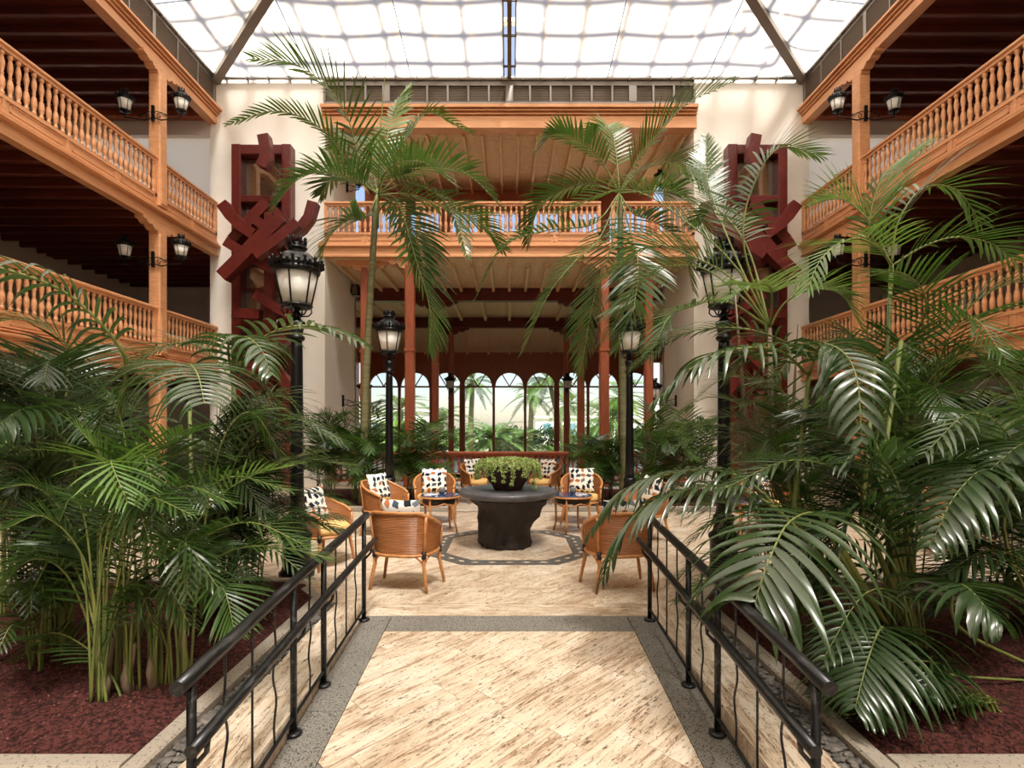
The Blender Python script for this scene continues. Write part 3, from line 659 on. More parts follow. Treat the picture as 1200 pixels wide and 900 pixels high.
for s in (-1, 1):
    ys = [DW,11.9,9.3,DR,4.0,1.4,-1.2,-8]
    for i in range(7):
        y0, y1 = ys[i], ys[i+1]
        h0, h1 = min(XG, DW-y0), min(XG, DW-y1)
        h0, h1 = max(h0,.02), max(h1,.02)
        panel([(s*XG,y0-.012,ZE),(s*XG,y1+.012,ZE),(s*(XG-h1+.1),y1+.012,ZE+SL*h1),(s*(XG-h0+.1),y0-.012,ZE+SL*h0)], 10, 10, .06).build('shade_panel', M['fabric'], roof)
    # hip truss, eave channel, seam cables
    p0, p1 = Vector((s*(XG+.05),DW+.02,ZE-.05)), Vector((0,DR,ridge-.06))
    MB().beam(p0, p1, .20, .22).build('hip_beam', M['steel'], roof)
    for q in (-.13,.13): 
        off = Vector((q*.7,q*.7*s,0)); MB().tube([p0+off+Vector((0,0,-.06)),p1+off+Vector((0,0,-.06))], .022, 6).build('hip_chord', M['lightmetal'], roof)
    MB().tube([(s*(XG-.06),-8,ZE-.03),(s*(XG-.06),DW,ZE-.03)], .04, 8).build('eave_tube', M['lightmetal'], roof)
    k = 0; y = 5.0
    while y < 14.4: MB().box((s*(XG-.09),y,ZE-.09),(s*(XG+.05),y+.03,ZE+.02)).build('clamp', M['steel'], roof); y += .55
    for yy in (11.9, 9.3):
        MB().tube([(s*XG,yy,ZE-.02),(s*(XG-(DW-yy)),yy,ZE+SL*(DW-yy)-.02)], .008, 5).build('seam_cable', M['iron'], roof)
    for xx in (2.6, 5.2):
        MB().tube([(s*xx,DW-.06,ZE-.02),(s*xx,DW-(XG-xx),ZE+SL*(XG-xx)-.02)], .009, 5).build('seam_cable', M['iron'], roof)
MB().beam((0,DW,ZE+.02),(0,DR,ridge-.02),.10,.2).build('ridge_beam', M['steel'], roof)
for q in (-.15,.15): MB().tube([(q,DW,ZE-.02),(q,DR,ridge-.06)], .02, 6).build('ridge_chord', M['lightmetal'], roof)
for k in range(8): 
    y = DW-.5-k*.95; MB().box((-.17,y,ZE+SL*(DW-y)-.06),(.17,y+.04,ZE+SL*(DW-y)-.02)).build('tie_plate', M['steel'], roof)
MB().tube([(-XG,DW-.08,ZE-.03),(XG,DW-.08,ZE-.03)], .045, 8).build('eave_tube', M['lightmetal'], roof)
for k in range(28): MB().box((-XG+.3+k*.56,DW-.13,ZE-.09),(-XG+.33+k*.56,DW+.02,ZE+.02)).build('clamp', M['steel'], roof)
# glazing bars above the fabric
gz = .75
for k in range(-8, 9):
    x = k*.95; hh = XG-abs(x)
    if hh < .1: continue
    MB().beam((x,DW,ZE+gz),(x,DW-hh,ZE+gz+SL*hh),.11,.1).build('glazing_bar', M['lightmetal'], roof)
for k in range(1, 9):
    h = k*.9; MB().beam((-(XG-h),DW-h,ZE+gz+SL*h),(XG-h,DW-h,ZE+gz+SL*h),.16,.1).build('glazing_bar', M['lightmetal'], roof)
    for s in (-1, 1): MB().beam((s*(XG-h),DW-h,ZE+gz+SL*h),(s*(XG-h),-8,ZE+gz+SL*h),.16,.1).build('glazing_bar', M['lightmetal'], roof)
y = 14.0
while y > -8:
    hh = min(XG, DW-y)
    for s in (-1, 1): MB().beam((s*XG,y,ZE+gz),(s*(XG-hh),y,ZE+gz+SL*hh),.11,.1).build('glazing_bar', M['lightmetal'], roof)
    y -= .95
for s in (-1, 1): struct('trim_%d' % (9 if s < 0 else 10), MB().box((s*(XG+.02),-10,10.2),(s*(XW+.3),14.8,10.25)), M['whitegal'])
struct('wall_rear_gable', MB().box((-XG,-8.2,10),(XG,-8,12.5)), M['white'])
# ground-floor bar glazing in the side walls
for s, nm in ((-1,1),(1,2)):
    for k in range(4):
        y0 = 10.2+k*1.9
        wdw = struct('window_%d' % (30+nm*10+k), MB().box((s*(XW-.02),y0,1.0),(s*(XW-.04),y0+1.6,2.35)), M['navy'])
        for yy in (y0, y0+.8, y0+1.6): MB().box((s*(XW-.08),yy-.04,.95),(s*XW,yy+.04,2.4)).build('window_frame', M['darkwood'], wdw)
        for zz in (.98,2.38): MB().box((s*(XW-.08),y0,zz-.04),(s*XW,y0+1.6,zz+.04)).build('window_frame', M['darkwood'], wdw)
# ---------------------------------------------------------------- ramp railings
def railing(s, x):
    zt = lambda d: rampz(d); ds = (4.71,3.69,3.175,2.156)
    t = empty('ramp_railing', (x,ds[0],0), 0, 'black tubular ramp railing with wavy rods, beside %s' % ('the sunny bed of red gravel' if s < 0 else 'the shaded bed of drooping fronds'), 'railing', 'ramp railings')
    for d in ds:
        p = MB().tube([(x,d,zt(d)),(x,d,zt(d)+.86)], .019, 10).build('post', M['rail'], t)
        MB().lathe([(.05,0),(.05,.012),(.03,.02),(.02,.022)], (x,d,zt(d)), 14).build('base_plate', M['rail'], p)
        MB().tube([(x,d,zt(d)+.53),(x-s*.02,d,zt(d)+.54),(x-s*.06,d,zt(d)+.585),(x-s*.065,d,zt(d)+.64)], .011, 6).build('rail_bracket', M['rail'], p)
    def run(a, b, h, r, xo, nm):
        n = 14; MB().tube([(x+xo,a+(b-a)*i/n,rampz(a+(b-a)*i/n)+h) for i in range(n+1)], r, 12).build(nm, M['rail'], t)
    run(2.06, 4.80, .885, .031, 0, 'handrail'); run(2.04, 4.86, .66, .026, -s*.065, 'lower_handrail'); run(2.156, 4.71, .10, .011, 0, 'bottom_bar')
    for i in range(3):
        a, b = ds[i+1], ds[i]; k = 3 if b-a > .8 else 1
        for j in range(1, k+1):
            d = a+(b-a)*j/(k+1); z0, z1 = zt(d)+.10, zt(d)+.87
            if j == 2: MB().tube([(x,d,z0),(x,d,z1)], .006, 6).build('infill_rod', M['rail'], t)
            else: MB().tube([(x,d+.022*math.sin(q/24*math.pi*5+(0 if j == 1 else math.pi))*math.sin(math.pi*min(1,q/24*1.15)),z0+(z1-z0)*q/24) for q in range(25)], .006, 6).build('infill_rod', M['rail'], t)
railing(-1, -1.255); railing(1, 1.21)
# ---------------------------------------------------------------- lanterns
def lantern_parts(t, c, k=1.0, n=6):
    """street lantern standing on c; about .85*k tall"""
    x, y, z = c; C = lambda zz: (x, y, z+zz*k)
    S = lambda pr: [(r*k, h*k) for r, h in pr]
    MB().lathe(S([(.03,0),(.045,.01),(.05,.05),(.03,.07),(.03,.09),(.10,.105),(.165,.115),(.168,.135),(.15,.14)]), (x,y,z), 12).build('holder', M['iron'], t)
    g = MB().lathe(S([(.150,.14),(.230,.52)]), (x,y,z), 24).build('glass', M['frost'], t)
    for q in range(n):
        a = 2*math.pi*(q+.5)/n; ca, sa = math.cos(a), math.sin(a)
        MB().tube([(x+ca*.158*k,y+sa*.158*k,z+.13*k),(x+ca*.238*k,y+sa*.238*k,z+.53*k)], .010*k, 6).build('frame_bar', M['iron'], t)
        MB().tube([(x+ca*.04*k,y+sa*.04*k,z+.02*k),(x+ca*.13*k,y+sa*.13*k,z+.03*k),(x+ca*.165*k,y+sa*.165*k,z+.07*k),(x+ca*.16*k,y+sa*.16*k,z+.12*k)], .009*k, 5).build('scroll', M['iron'], t)
    MB().lathe(S([(.165,.125),(.178,.13),(.178,.15),(.165,.155)]), (x,y,z), 20).build('lower_ring', M['iron'], t)
    MB().lathe(S([(.235,.51),(.262,.52),(.266,.57),(.25,.575),(.262,.59),(.262,.62),(.235,.64),(.22,.66),(.20,.70),(.15,.745),(.11,.76),(.095,.765),(.095,.79),(.115,.80),(.12,.82),(.09,.83),(.085,.86),(.07,.87)]), (x,y,z), 20).build('cap', M['iron'], t)
    cr = MB()
    for q in range(14):
        a = 2*math.pi*q/14; b = a+math.pi/14
        for ang, h, r0 in ((a,.085,.272),(b,.045,.27)):
            ca, sa = math.cos(ang), math.sin(ang); px, py = x+ca*r0*k, y+sa*r0*k
            cr.lathe(S([(.010,-.02),(.022,0),(.014,h*.45),(.024,h*.62),(.014,h*.85),(0,h)]), (px+ca*h*.25*k,py+sa*h*.25*k,z+.60*k), 5)
    for q in range(8):
        a = 2*math.pi*q/8; cr.lathe(S([(.012,0),(.026,.02),(.014,.045),(.024,.065),(0,.095)]), (x+math.cos(a)*.10*k,y+math.sin(a)*.10*k,z+.85*k), 5)
    cr.build('cresting', M['iron'], t, kind='stuff')
def lamp_post(x, d, zl, k, label):
    t = empty('street_lamp', (x,d,0), 0, label, 'lamp', 'street lamps')
    MB().lathe([(.19,0),(.19,.05),(.165,.07),(.15,.12),(.15,.40),(.165,.42),(.165,.46),(.12,.50),(.10,.60),(.115,.63),(.115,.66),(.085,.70)], (x,d,0), 20).build('base', M['iron'], t)
    fl_ = lambda j, kk, r, z: r*(1 if kk%2 else .9)
    MB().lathe([(.085,.69),(.075,1.0),(.062,zl-.34),(.055,zl-.25)], (x,d,0), 20, True, 0, fl_).build('fluted_shaft', M['iron'], t)
    MB().lathe([(.06,zl-.26),(.085,zl-.24),(.085,zl-.21),(.06,zl-.19),(.075,zl-.12),(.095,zl-.05),(.06,zl-.03),(.035,zl+.005)], (x,d,0), 16).build('capital', M['iron'], t)
    lantern_parts(t, (x,d,zl), k)
lamp_post(-2.36, 6.06, 2.86, .95, 'tall black street lamp with frosted lantern in front of the timber sculpture, left of the small wicker group')
lamp_post(2.38, 6.06, 2.86, .95, 'tall black street lamp wrapped by arching palm stalks')
lamp_post(-2.2, 10.0, 2.86, .95, 'slender black street lamp with frosted lantern behind wicker armchairs, next to the ringed palm trunk')
lamp_post(2.2, 10.0, 2.86, .95, 'slender black street lamp half hidden by hanging feather fronds')
for o in list(col.objects):
    if o.get('label', '').startswith('tall black street lamp with frosted'): o['label'] = 'tall black street lamp with frosted lantern in front of a timber sculpture'
def bracket_lamp(x, d, z, dirs, label, group, k=.62, reach=.5):
    t = empty('wall_lantern', (x,d,z), 0, label, 'lantern', group)
    MB().box((x-.03,d-.02,z-.14),(x+.03,d+.02,z+.2)).build('back_plate', M['iron'], t)
    for dx, dy in dirs:
        A = lambda u, h: (x+dx*u, d+dy*u, z+h)
        MB().tube([A(0,-.06),A(.15*reach/.5,-.12),A(.33*reach/.5,-.08),A(reach,-.06),A(reach,.0)], .014, 6).build('arm', M['iron'], t)
        sp = MB()
        for cu, ch, r0 in ((.14,-.02,.075),(.27,-.025,.05)):
            sp.tube([A(cu+r0*(1-q/16)*math.cos(q*.62),ch+r0*(1-q/16)*math.sin(q*.62)) for q in range(15)], .008, 5)
        sp.tube([A(.02,.05),A(.1,.08),A(.2,.04),A(.33,-.03)], .009, 5)
        sp.build('scrollwork', M['iron'], t)
        lantern_parts(t, A(reach,.0), k)
for s in (-1, 1):
    for d in (12.15,):
        for zl, nm in ((8.45,'top-floor'),(5.25,'first-floor')):
            bracket_lamp(s*(XG+.02), d-.17, zl, ((-1,0),(1,0)), 'black double-armed lantern on the %s gallery post %s' % (nm, SIDE[s]), 'gallery post lanterns', .62, .62)
bracket_lamp(-XO+.03, 16.0, 2.3, ((1,0),), 'black iron lantern on a scroll bracket low on the white pier, ringed palm side', 'pier lanterns', .75, .62)
bracket_lamp(XO-.03, 16.0, 2.3, ((-1,0),), 'black iron lantern on a scroll bracket low on the white pier, feather palm side', 'pier lanterns', .75, .62)
bracket_lamp(XO-.03, 16.4, 8.75, ((-1,0),), 'small black lantern high on the pier beside the bridge gallery, feather palm side', 'pier lanterns', .6, .35)
bracket_lamp(-XO+.03, 16.4, 8.75, ((1,0),), 'small black lantern high on the pier beside the bridge gallery, ringed palm side', 'pier lanterns', .6, .35)
for x, sg in ((-2.45,-1),(2.40,1)):
    bracket_lamp(x, 22.86, 3.0, ((0,-1),), 'small lantern on the lounge column before the arched windows, '+('ringed' if x < 0 else 'feather')+' palm side', 'lounge column lanterns', .8, .3)
for s in (-1, 1):
    pass
# ---------------------------------------------------------------- wicker armchair
def arch_pt(a, rx=.31, ry=.29):
    """seat outline: a from -1 (one arm's front) over 0 (back) to 1; open side faces +Y"""
    th = a*2.05; sx = math.copysign(abs(math.sin(th))**.75, math.sin(th)); cy_ = math.copysign(abs(math.cos(th))**.85, math.cos(th))
    return Vector((rx*sx, -ry*cy_, 0))
def make_chair():
    t = empty('wicker_armchair', (0,0,0), 0, 'x', 'armchair', 'wicker armchairs')
    N = 36; top = lambda a: .80-.20*max(0,abs(a)-.28)**1.1/.72**1.1; bot = .37
    fl_ = lambda a, z: 1+.14*(z-bot)/.4
    m = MB(); rows = 64
    for j in range(rows+1):
        for i in range(N+1):
            a = -1+2*i/N; zt = top(a)-.01; z = bot+(zt-bot)*j/rows; p = arch_pt(a)*fl_(a, z)
            bmp = .006*(0 if j%2 else 1); q = p.normalized()*bmp; m.v.append((p.x+q.x,p.y+q.y,z))
    for j in range(rows):
        for i in range(N):
            k = j*(N+1)+i; m.f.append((k,k+1,k+N+2,k+N+1)); m.sm.append(False)
    n0 = len(m.v)
    for j in (0, rows):
        pass
    sh = m.build('woven_shell', M['rattan'], t, fix=False)
    md = sh.modifiers.new('thick', 'SOLIDIFY'); md.thickness = .014; md.offset = -1
    MB().tube([Vector((arch_pt(a).x*fl_(a,top(a)),arch_pt(a).y*fl_(a,top(a)),top(a))) for a in [-1+2*i/N for i in range(N+1)]], .019, 8).build('top_rail', M['pole'], t)
    MB().tube([Vector((arch_pt(a).x*1.03,arch_pt(a).y*1.03,bot)) for a in [-1+2*i/N for i in range(N+1)]]+[], .017, 8).build('seat_rail', M['pole'], t)
    f0, f1 = arch_pt(-1), arch_pt(1)
    MB().tube([(f0.x*1.03,f0.y*1.03,bot),(f0.x*.6,f0.y+.10,bot),(0,f0.y+.12,bot),(f1.x*.6,f1.y+.10,bot),(f1.x*1.03,f1.y*1.03,bot)], .017, 8).build('front_rail', M['pole'], t)
    for a in (-1,-.42,.42,1):
        p = arch_pt(a); zt = top(a); o = .012
        q = p*1.05; 
        MB().tube([(q.x,q.y,bot-.01),(p.x*fl_(a,.55)*1.045,p.y*fl_(a,.55)*1.045,(bot+zt)/2),(p.x*fl_(a,zt)*1.04,p.y*fl_(a,zt)*1.04,zt-.01)], .016, 8).build('upright', M['pole'], t)
        l = MB(); dx, dy = p.x*.16, p.y*.16
        l.tube([(q.x,q.y,bot+.03),(q.x*.99,q.y*.99,bot-.1),(q.x+dx*.5,q.y+dy*.5,.14),(q.x+dx,q.y+dy,0)], [.02,.02,.019,.016], 8)
        lg = l.build('leg', M['pole'], t)
        MB().tube([(q.x,q.y,bot-.035),(q.x,q.y,bot+.035)], .027, 8).build('binding', M['bind'], lg)
        for sg in (-1,1):
            b2 = arch_pt(max(-1,min(1,a+sg*.16)))*1.03
            if abs(a) < .9: MB().tube([(q.x,q.y,bot-.1),((q.x+b2.x)/2,(q.y+b2.y)/2,bot-.045),(b2.x,b2.y,bot-.01)], .010, 6).build('brace', M['pole'], t)
    c = MB(); n = 28; ring = [arch_pt(-1+2*i/n) for i in range(n+1)]
    ring = [Vector((p.x*.93,p.y*.93,0)) for p in ring]+[Vector((.14,.27,0)),Vector((-.14,.27,0))]
    lv = [(.90,.38),(1.0,.395),(1.02,.43),(1.0,.465),(.9,.485),(.5,.497)]; mN = len(ring)
    for k, z in lv:
        for p in ring: c.v.append((p.x*k,p.y*k,z))
    for j in range(len(lv)-1):
        for i in range(mN): c.f.append((j*mN+i,j*mN+(i+1)%mN,(j+1)*mN+(i+1)%mN,(j+1)*mN+i)); c.sm.append(True)
    c.f.append(tuple((len(lv)-1)*mN+i for i in range(mN))); c.f.append(tuple(range(mN-1,-1,-1))); c.sm += [True,False]
    c.build('seat_cushion', M['seat'], t)
    return t
def cushion_mesh(sz=.43, th=.13):
    m = MB(); n = 12
    for side in (-1, 1):
        for j in range(n+1):
            for i in range(n+1):
                u, v = -1+2*i/n, -1+2*j/n
                pin = 1-.07*(1-abs(u)**1)*(abs(v)**3)-.0; pin2 = 1-.07*(1-abs(v))*(abs(u)**3)
                h = th/2*((1-u**4)*(1-v**4))**.45
                m.v.append((u*sz/2*pin2, side*h, v*sz/2*pin))
    K = (n+1)**2
    for side in (0, 1):
        for j in range(n):
            for i in range(n):
                k = side*K+j*(n+1)+i; f = (k,k+1,k+n+2,k+n+1); m.f.append(f if side == 0 else f[::-1]); m.sm.append(True)
    return m
CM = None
def throw_cushion(x, d, yaw, label, tilt=.28, up=.205, back=.15, sz=1):
    global CM
    if CM is None: CM = cushion_mesh().mesh('throw_cushion', M['cushion'], fix=True)
    o = link('throw_cushion', CM); f = Vector((-math.sin(yaw), math.cos(yaw), 0))   # chair's facing
    o.location = Vector((x,d,0))-f*back+Vector((0,0,.50+up)); o.rotation_euler = (tilt, 0, yaw); o.scale = (sz,sz,sz)
    tag(o, label, 'cushion', 'patterned cushions'); return o
proto = make_chair(); first = [True]
def chair(x, d, deg, label, cush=None, z=0, back=.15, up=.205, tilt=.28):
    """deg: heading the chair faces, 0 = away from the ramp (+Y), counter-clockwise"""
    o = proto if first[0] else copy_tree(proto); first[0] = False
    o.location = (x,d,z); o.rotation_euler = (0,0,R(deg)); o['label'] = label
    if cush: throw_cushion(x, d, R(deg), cush, tilt, up, back)
    return o
chair(-1.07, 5.72, -12, 'wicker armchair with its round bare back turned to the ramp', 'patterned cushion lying low behind the back rail of the chair by the ramp', up=.21, tilt=.2)
chair(1.12, 5.70, 10, 'wicker armchair with its back to the ramp, draped by hanging palm leaflets', 'patterned cushion in the chair draped by palm leaflets', up=.21, tilt=.2)
chair(-2.22, 6.55, -108, 'wicker armchair with bare yellow seat showing, at the edge of the planted bed', 'patterned cushion leaning in the chair at the edge of the bed')
chair(-1.88, 8.35, -118, 'wicker armchair seen side-on in front of the slender street lamp', 'patterned cushion in the side-on chair in front of the slender lamp')
chair(-1.27, 9.25, 188, 'wicker armchair facing the ramp across a blue-topped table, beside the leafy bed', 'square patterned cushion upright in the chair facing the blue table beside the leafy bed')
chair(1.22, 9.25, 172, 'wicker armchair facing the ramp across a blue-topped table, under the drooping fronds', 'square patterned cushion upright in the chair under the drooping fronds')
chair(1.95, 8.0, 112, 'wicker armchair turned sideways behind the leaflet-draped chair', 'patterned cushion in the sideways chair behind the leaflet-draped one')
chair(-.68, 11.7, -140, 'wicker armchair angled towards the middle behind the stone table, its back to the leafy bed', 'patterned cushion in the angled chair behind the stone table, towards the leafy bed')
chair(.72, 11.7, 140, 'wicker armchair angled towards the middle behind the stone table, near a small dark table', 'patterned cushion in the angled chair behind the stone table, near the small dark table')
chair(3.95, 8.4, 200, 'wicker armchair deep in shade among the palms, beside a blue-topped table', 'patterned cushion in the shaded chair among the palms')
chair(5.9, 7.2, 160, 'wicker armchair glimpsed through the foliage far along the bed', None)
chair(-4.3, 8.6, -150, 'wicker armchair glimpsed through palm leaves below the pier', None)
# ---------------------------------------------------------------- side tables
def make_table():
    t = empty('side_table', (0,0,0), 0, 'x', 'table', 'blue-topped side tables')
    MB().lathe([(.285,.565),(.30,.567),(.30,.578),(.285,.58)], (0,0,0), 32).build('glass_top', M['blueglass'], t)
    MB().tube([(.30*math.cos(q*math.pi/16),.30*math.sin(q*math.pi/16),.55) for q in range(33)], .016, 8).build('rim', M['pole'], t)
    MB().lathe([(.25,.46),(.27,.46),(.27,.55),(.25,.55)], (0,0,0), 24).build('tray', M['bind'], t)
    for k in range(4):
        a = math.pi/4+k*math.pi/2; ca, sa = math.cos(a), math.sin(a)
        MB().tube([(ca*.28,sa*.28,.56),(ca*.275,sa*.275,.38),(ca*.27,sa*.27,.15),(ca*.31,sa*.31,0)], [.018,.018,.017,.014], 8).build('leg', M['pole'], t)
        b = a+math.pi/2
        MB().tube([(math.cos(a+(b-a)*q/8)*.275,math.sin(a+(b-a)*q/8)*.275,.44-.05*abs(math.cos(math.pi*q/8))+.03) for q in range(9)], .012, 6).build('apron', M['pole'], t)
    return t
tb = make_table(); ft = [True]
def table(x, d, rot, label, extras=True):
    o = tb if ft[0] else copy_tree(tb); ft[0] = False
    o.location = (x,d,0); o.rotation_euler = (0,0,R(rot)); o['label'] = label
    return o
def jar(x, d, label):
    t = empty('candle_jar', (x,d,.5805), 0, label, 'jar', 'candle jars')
    MB().lathe([(.03,0),(.045,.01),(.052,.05),(.045,.09),(.038,.10),(.035,.10),(.04,.06),(.03,.015),(0,.012)], (x,d,.5805), 14).build('glass_cup', M['candle'], t)
    MB().lathe([(.033,.008),(.033,.05),(.004,.055),(.003,.065),(0,.066)], (x,d,.5805), 10).build('candle', M['frost'], t)
def card(x, d, rot, label):
    t = empty('menu_card', (x,d,.5805), 0, label, 'card', 'menu cards')
    ca, sa = math.cos(R(rot)), math.sin(R(rot)); pts = [(-.09,-.06),(.09,-.06),(.09,.06),(-.09,.06)]
    MB().prism([(x+a*ca-b*sa, d+a*sa+b*ca) for a,b in pts], .5805, .584).build('printed_sheet', M['paper'], t)
    MB().prism([(x+a*.8*ca-b*.5*sa, d+a*.8*sa+b*.5*ca) for a,b in pts], .584, .5855).build('title_strip', M['frost'], t)
for x, d, lb in ((-1.08,8.5,'beside the leafy bed'),(.98,8.5,'under the drooping fronds')):
    table(x, d, 20, 'round blue-topped rattan table by the chair '+lb)
    jar(x+.02, d+.1, 'small smoked candle jar on the blue table '+lb); card(x-.12 if x < 0 else x+.13, d-.08, 15, 'blue and white printed card on the table '+lb)
table(3.4, 7.9, 10, 'round rattan side table with bright blue top deep among the palms')
table(1.0, 12.4, 30, 'small dark rattan side table behind the stone table, near the lounge balustrade')
table(-1.15, 12.5, 30, 'small rattan side table behind the leafy bed end')
jar(1.02, 12.4, 'clear candle jar on the small dark table near the lounge balustrade')
# ---------------------------------------------------------------- stone table and planter bowl
from mathutils import noise as mn
TX, TD = -.02, 7.6
t = empty('stone_table', (TX,TD,0), 0, 'massive dark carved stone table with round slate top inside the floor octagon', 'table')
def rock(j, k, r, z):
    a = 2*math.pi*k/48; return r*(1+.30*mn.noise((math.cos(a)*1.3,math.sin(a)*1.3,z*3))*(1 if z < .55 else .35)+.18*mn.noise((math.cos(a)*5,math.sin(a)*5,z*6)))
prof = [(.36,0),(.375,.03),(.37,.12),(.375,.22),(.385,.32),(.395,.40),(.43,.48),(.475,.54),(.53,.60),(.585,.65),(.62,.68)]
MB().lathe(prof, (TX,TD,0), 48, True, 0, rock).build('carved_base', M['stone'], t)
MB().lathe([(.60,.675),(.665,.69),(.685,.72),(.68,.755),(.66,.77),(.02,.772)], (TX,TD,0), 48, True, 0, lambda j,k,r,z: r*(1+.012*mn.noise((k*.7,j*2.0,0)))).build('slate_top', M['stonetop'], t)
pl = empty('planter_bowl', (TX,TD,.770), 0, 'dark maroon bowl planter with trailing light green succulents on the stone table', 'planter')
MB().lathe([(.19,.770),(.205,.785),(.21,.81),(.30,.93),(.36,1.04),(.38,1.09),(.395,1.095),(.395,1.125),(.37,1.125),(.355,1.08)], (TX,TD,0), 40).build('bowl', M['pot'], pl)
MB().lathe([(.345,1.06),(.35,1.08),(.18,1.10),(0,1.105)], (TX,TD,0), 24).build('soil', M['mulch'], pl)
rg = random.Random(12); sv = MB()
def leaflet(m, p, n, r):
    p = Vector(p); n = Vector(n).normalized(); a = n.orthogonal().normalized(); b = n.cross(a); th = rg.random()*6.3
    u = (a*math.cos(th)+b*math.sin(th))*r; v = (b*math.cos(th)-a*math.sin(th))*r*.6
    m.add([p-u,p+v,p+u,p-v,p+n*r*.3], [(0,1,4),(1,2,4),(2,3,4),(3,0,4)])
for k in range(2300):
    a = rg.random()*6.28; r = .47*math.sqrt(rg.random()); z = 1.12+.05*(1-(r/.47)**2)+rg.uniform(-.02,.05)-(.05 if r > .41 else 0)
    leaflet(sv, (TX+r*math.cos(a),TD+r*math.sin(a),z), (rg.uniform(-1,1),rg.uniform(-1,1),rg.uniform(.1,1)), rg.uniform(.011,.022))
sv.build('foliage_mound', M['succ'], pl, fix=False, kind='stuff')
for q in range(22):
    a = q*.2856+rg.uniform(-.1,.1); L = rg.uniform(.12,.38); m = MB(); r0 = .385; pts = []
    for k in range(9):
        u = k/8; rr = r0+.06*math.sin(min(1,u*2)*math.pi/2)+rg.uniform(-.006,.006); z = 1.13-L*u*u if u > .2 else 1.14-.01*k
        z = max(z, .815); pts.append(Vector((TX+rr*math.cos(a+.05*math.sin(u*5+q)),TD+rr*math.sin(a+.05*math.sin(u*5+q)),z)))
    m.tube(pts, .004, 4)
    for p in pts[1:]:
        for h in range(9 if p is not pts[-1] else 16): leaflet(m, p+Vector((rg.uniform(-.025,.025),rg.uniform(-.025,.025),rg.uniform(-.02,.02))), (rg.uniform(-1,1),rg.uniform(-1,1),rg.uniform(-.3,1)), rg.uniform(.012,.022))
    m.build('trailing_stem', M['succ'], pl, fix=False)
# ---------------------------------------------------------------- glazed portal frames and timber sculptures on the piers
def portal(s):
    X = lambda v: s*v
    t = empty('portal_frame', (X(6.45),DW,0), 0, 'tall oxblood window frame on the white pier, behind the tall lamp '+('of the areca bed' if s < 0 else 'wrapped in palm stalks'), 'window frame', 'pier portals')
    x0, x1 = 5.68, 7.22
    for a, b in ((x0,x0+.24),(x1-.24,x1)): MB().cbox((X(a),DW-.34,0),(X(b),DW-.002,8.92),.02).build('stile', M['timber'], t)
    for z0, z1 in ((8.66,8.92),(7.42,7.6),(5.85,6.0),(4.2,4.42),(2.55,2.75)): MB().cbox((X(x0+.24),DW-.33,z0),(X(x1-.24),DW-.01,z1),.02).build('rail', M['timber'], t)
    for z0, z1 in ((7.6,8.66),(6.0,7.42),(4.42,5.85),(2.75,4.2),(.02,2.55)):
        MB().box((X(x0+.24),DW-.06,z0),(X(x1-.24),DW-.05,z1)).build('pane', M['darkglass'], t)
        MB().box((X(x0+.24),DW-.02,z0),(X(x1-.24),DW-.005,z1)).build('back_panel', M['wood'], t)
    for z in (6.75,5.2,3.5): MB().box((X(x0+.24),DW-.14,z-.03),(X(x1-.24),DW-.04,z+.03)).build('shelf', M['timber'], t)
    g = empty('timber_sculpture', (X(6.3),DW-.8,1.5), 0, 'sculpture of crossed oxblood timbers behind the tall lamp '+('of the areca bed' if s < 0 else 'wrapped in palm stalks'), 'sculpture', 'timber sculptures')
    def tb_(pts, wd_, d=.0, dep=None):
        pp = [P(597+s*(597-px) if s > 0 else px, py, DW-.55+d) for px, py in pts]; m = MB()
        vs = []; n = len(pp); dep = dep or wd_
        for i, p in enumerate(pp):
            tt = (pp[min(i+1,n-1)]-pp[max(i-1,0)]); tt.y = 0; tt.normalize(); nr = Vector((-tt.z,0,tt.x))
            for a_, b_ in ((-1,-1),(1,-1),(1,1),(-1,1)): vs.append(p+nr*wd_/2*a_+Vector((0,dep/2*b_,0)))
        fs = [(0,1,2,3),(4*n-1,4*n-2,4*n-3,4*n-4)]+[(4*i+k,4*i+(k+1)%4,4*i+4+(k+1)%4,4*i+4+k) for i in range(n-1) for k in range(4)]
        m.add(vs, fs).build('timber', M['timber'], g)
    tb_([(310,160),(313,176),(313,186),(308,197)], .27, -.25)
    tb_([(262,240),(272,254),(284,266),(299,276)], .27, -.3)
    tb_([(368,238),(363,256),(354,268),(342,276)], .25, -.2)
    tb_([(262,325),(296,291),(332,256)], .30, -.62)
    tb_([(274,283),(296,258),(315,238)], .27, -.05)
    tb_([(266,284),(290,299),(320,316)], .24, -.32)
    tb_([(300,258),(325,276),(352,296)], .24, -.34)
    tb_([(304,286),(330,306),(352,324)], .24, -.34)
    tb_([(318,244),(336,262),(350,285)], .24, .0)
    tb_([(300,300),(325,282),(350,262)], .24, -.9)
    tb_([(316,250),(316,330),(316,400)], .20, -.1)
    tb_([(274,367),(290,368),(306,369)], .24, -.2)
    tb_([(300,345),(322,360),(345,372)], .22, -.35)
    tb_([(290,440),(312,420),(335,396)], .26, -.3)
    tb_([(300,400),(322,430),(346,462)], .26, -.05)
    tb_([(318,395),(318,440),(318,490)], .2, .1)
for s in (-1, 1): portal(s)

t = empty('wall_speaker', (-XO+.06,16.9,5.68), 0, 'small black loudspeaker high on the inner face of the white pier', 'speaker')
MB().box((-XO,16.86,5.72),(-XO+.05,16.94,5.82)).build('bracket', M['iron'], t)
MB().cbox((-XO+.05,16.78,5.61),(-XO+.25,17.02,5.94),.03).build('cabinet', M['iron'], t)
MB().box((-XO+.08,16.77,5.64),(-XO+.22,16.785,5.91)).build('grille', M['louver'], t)
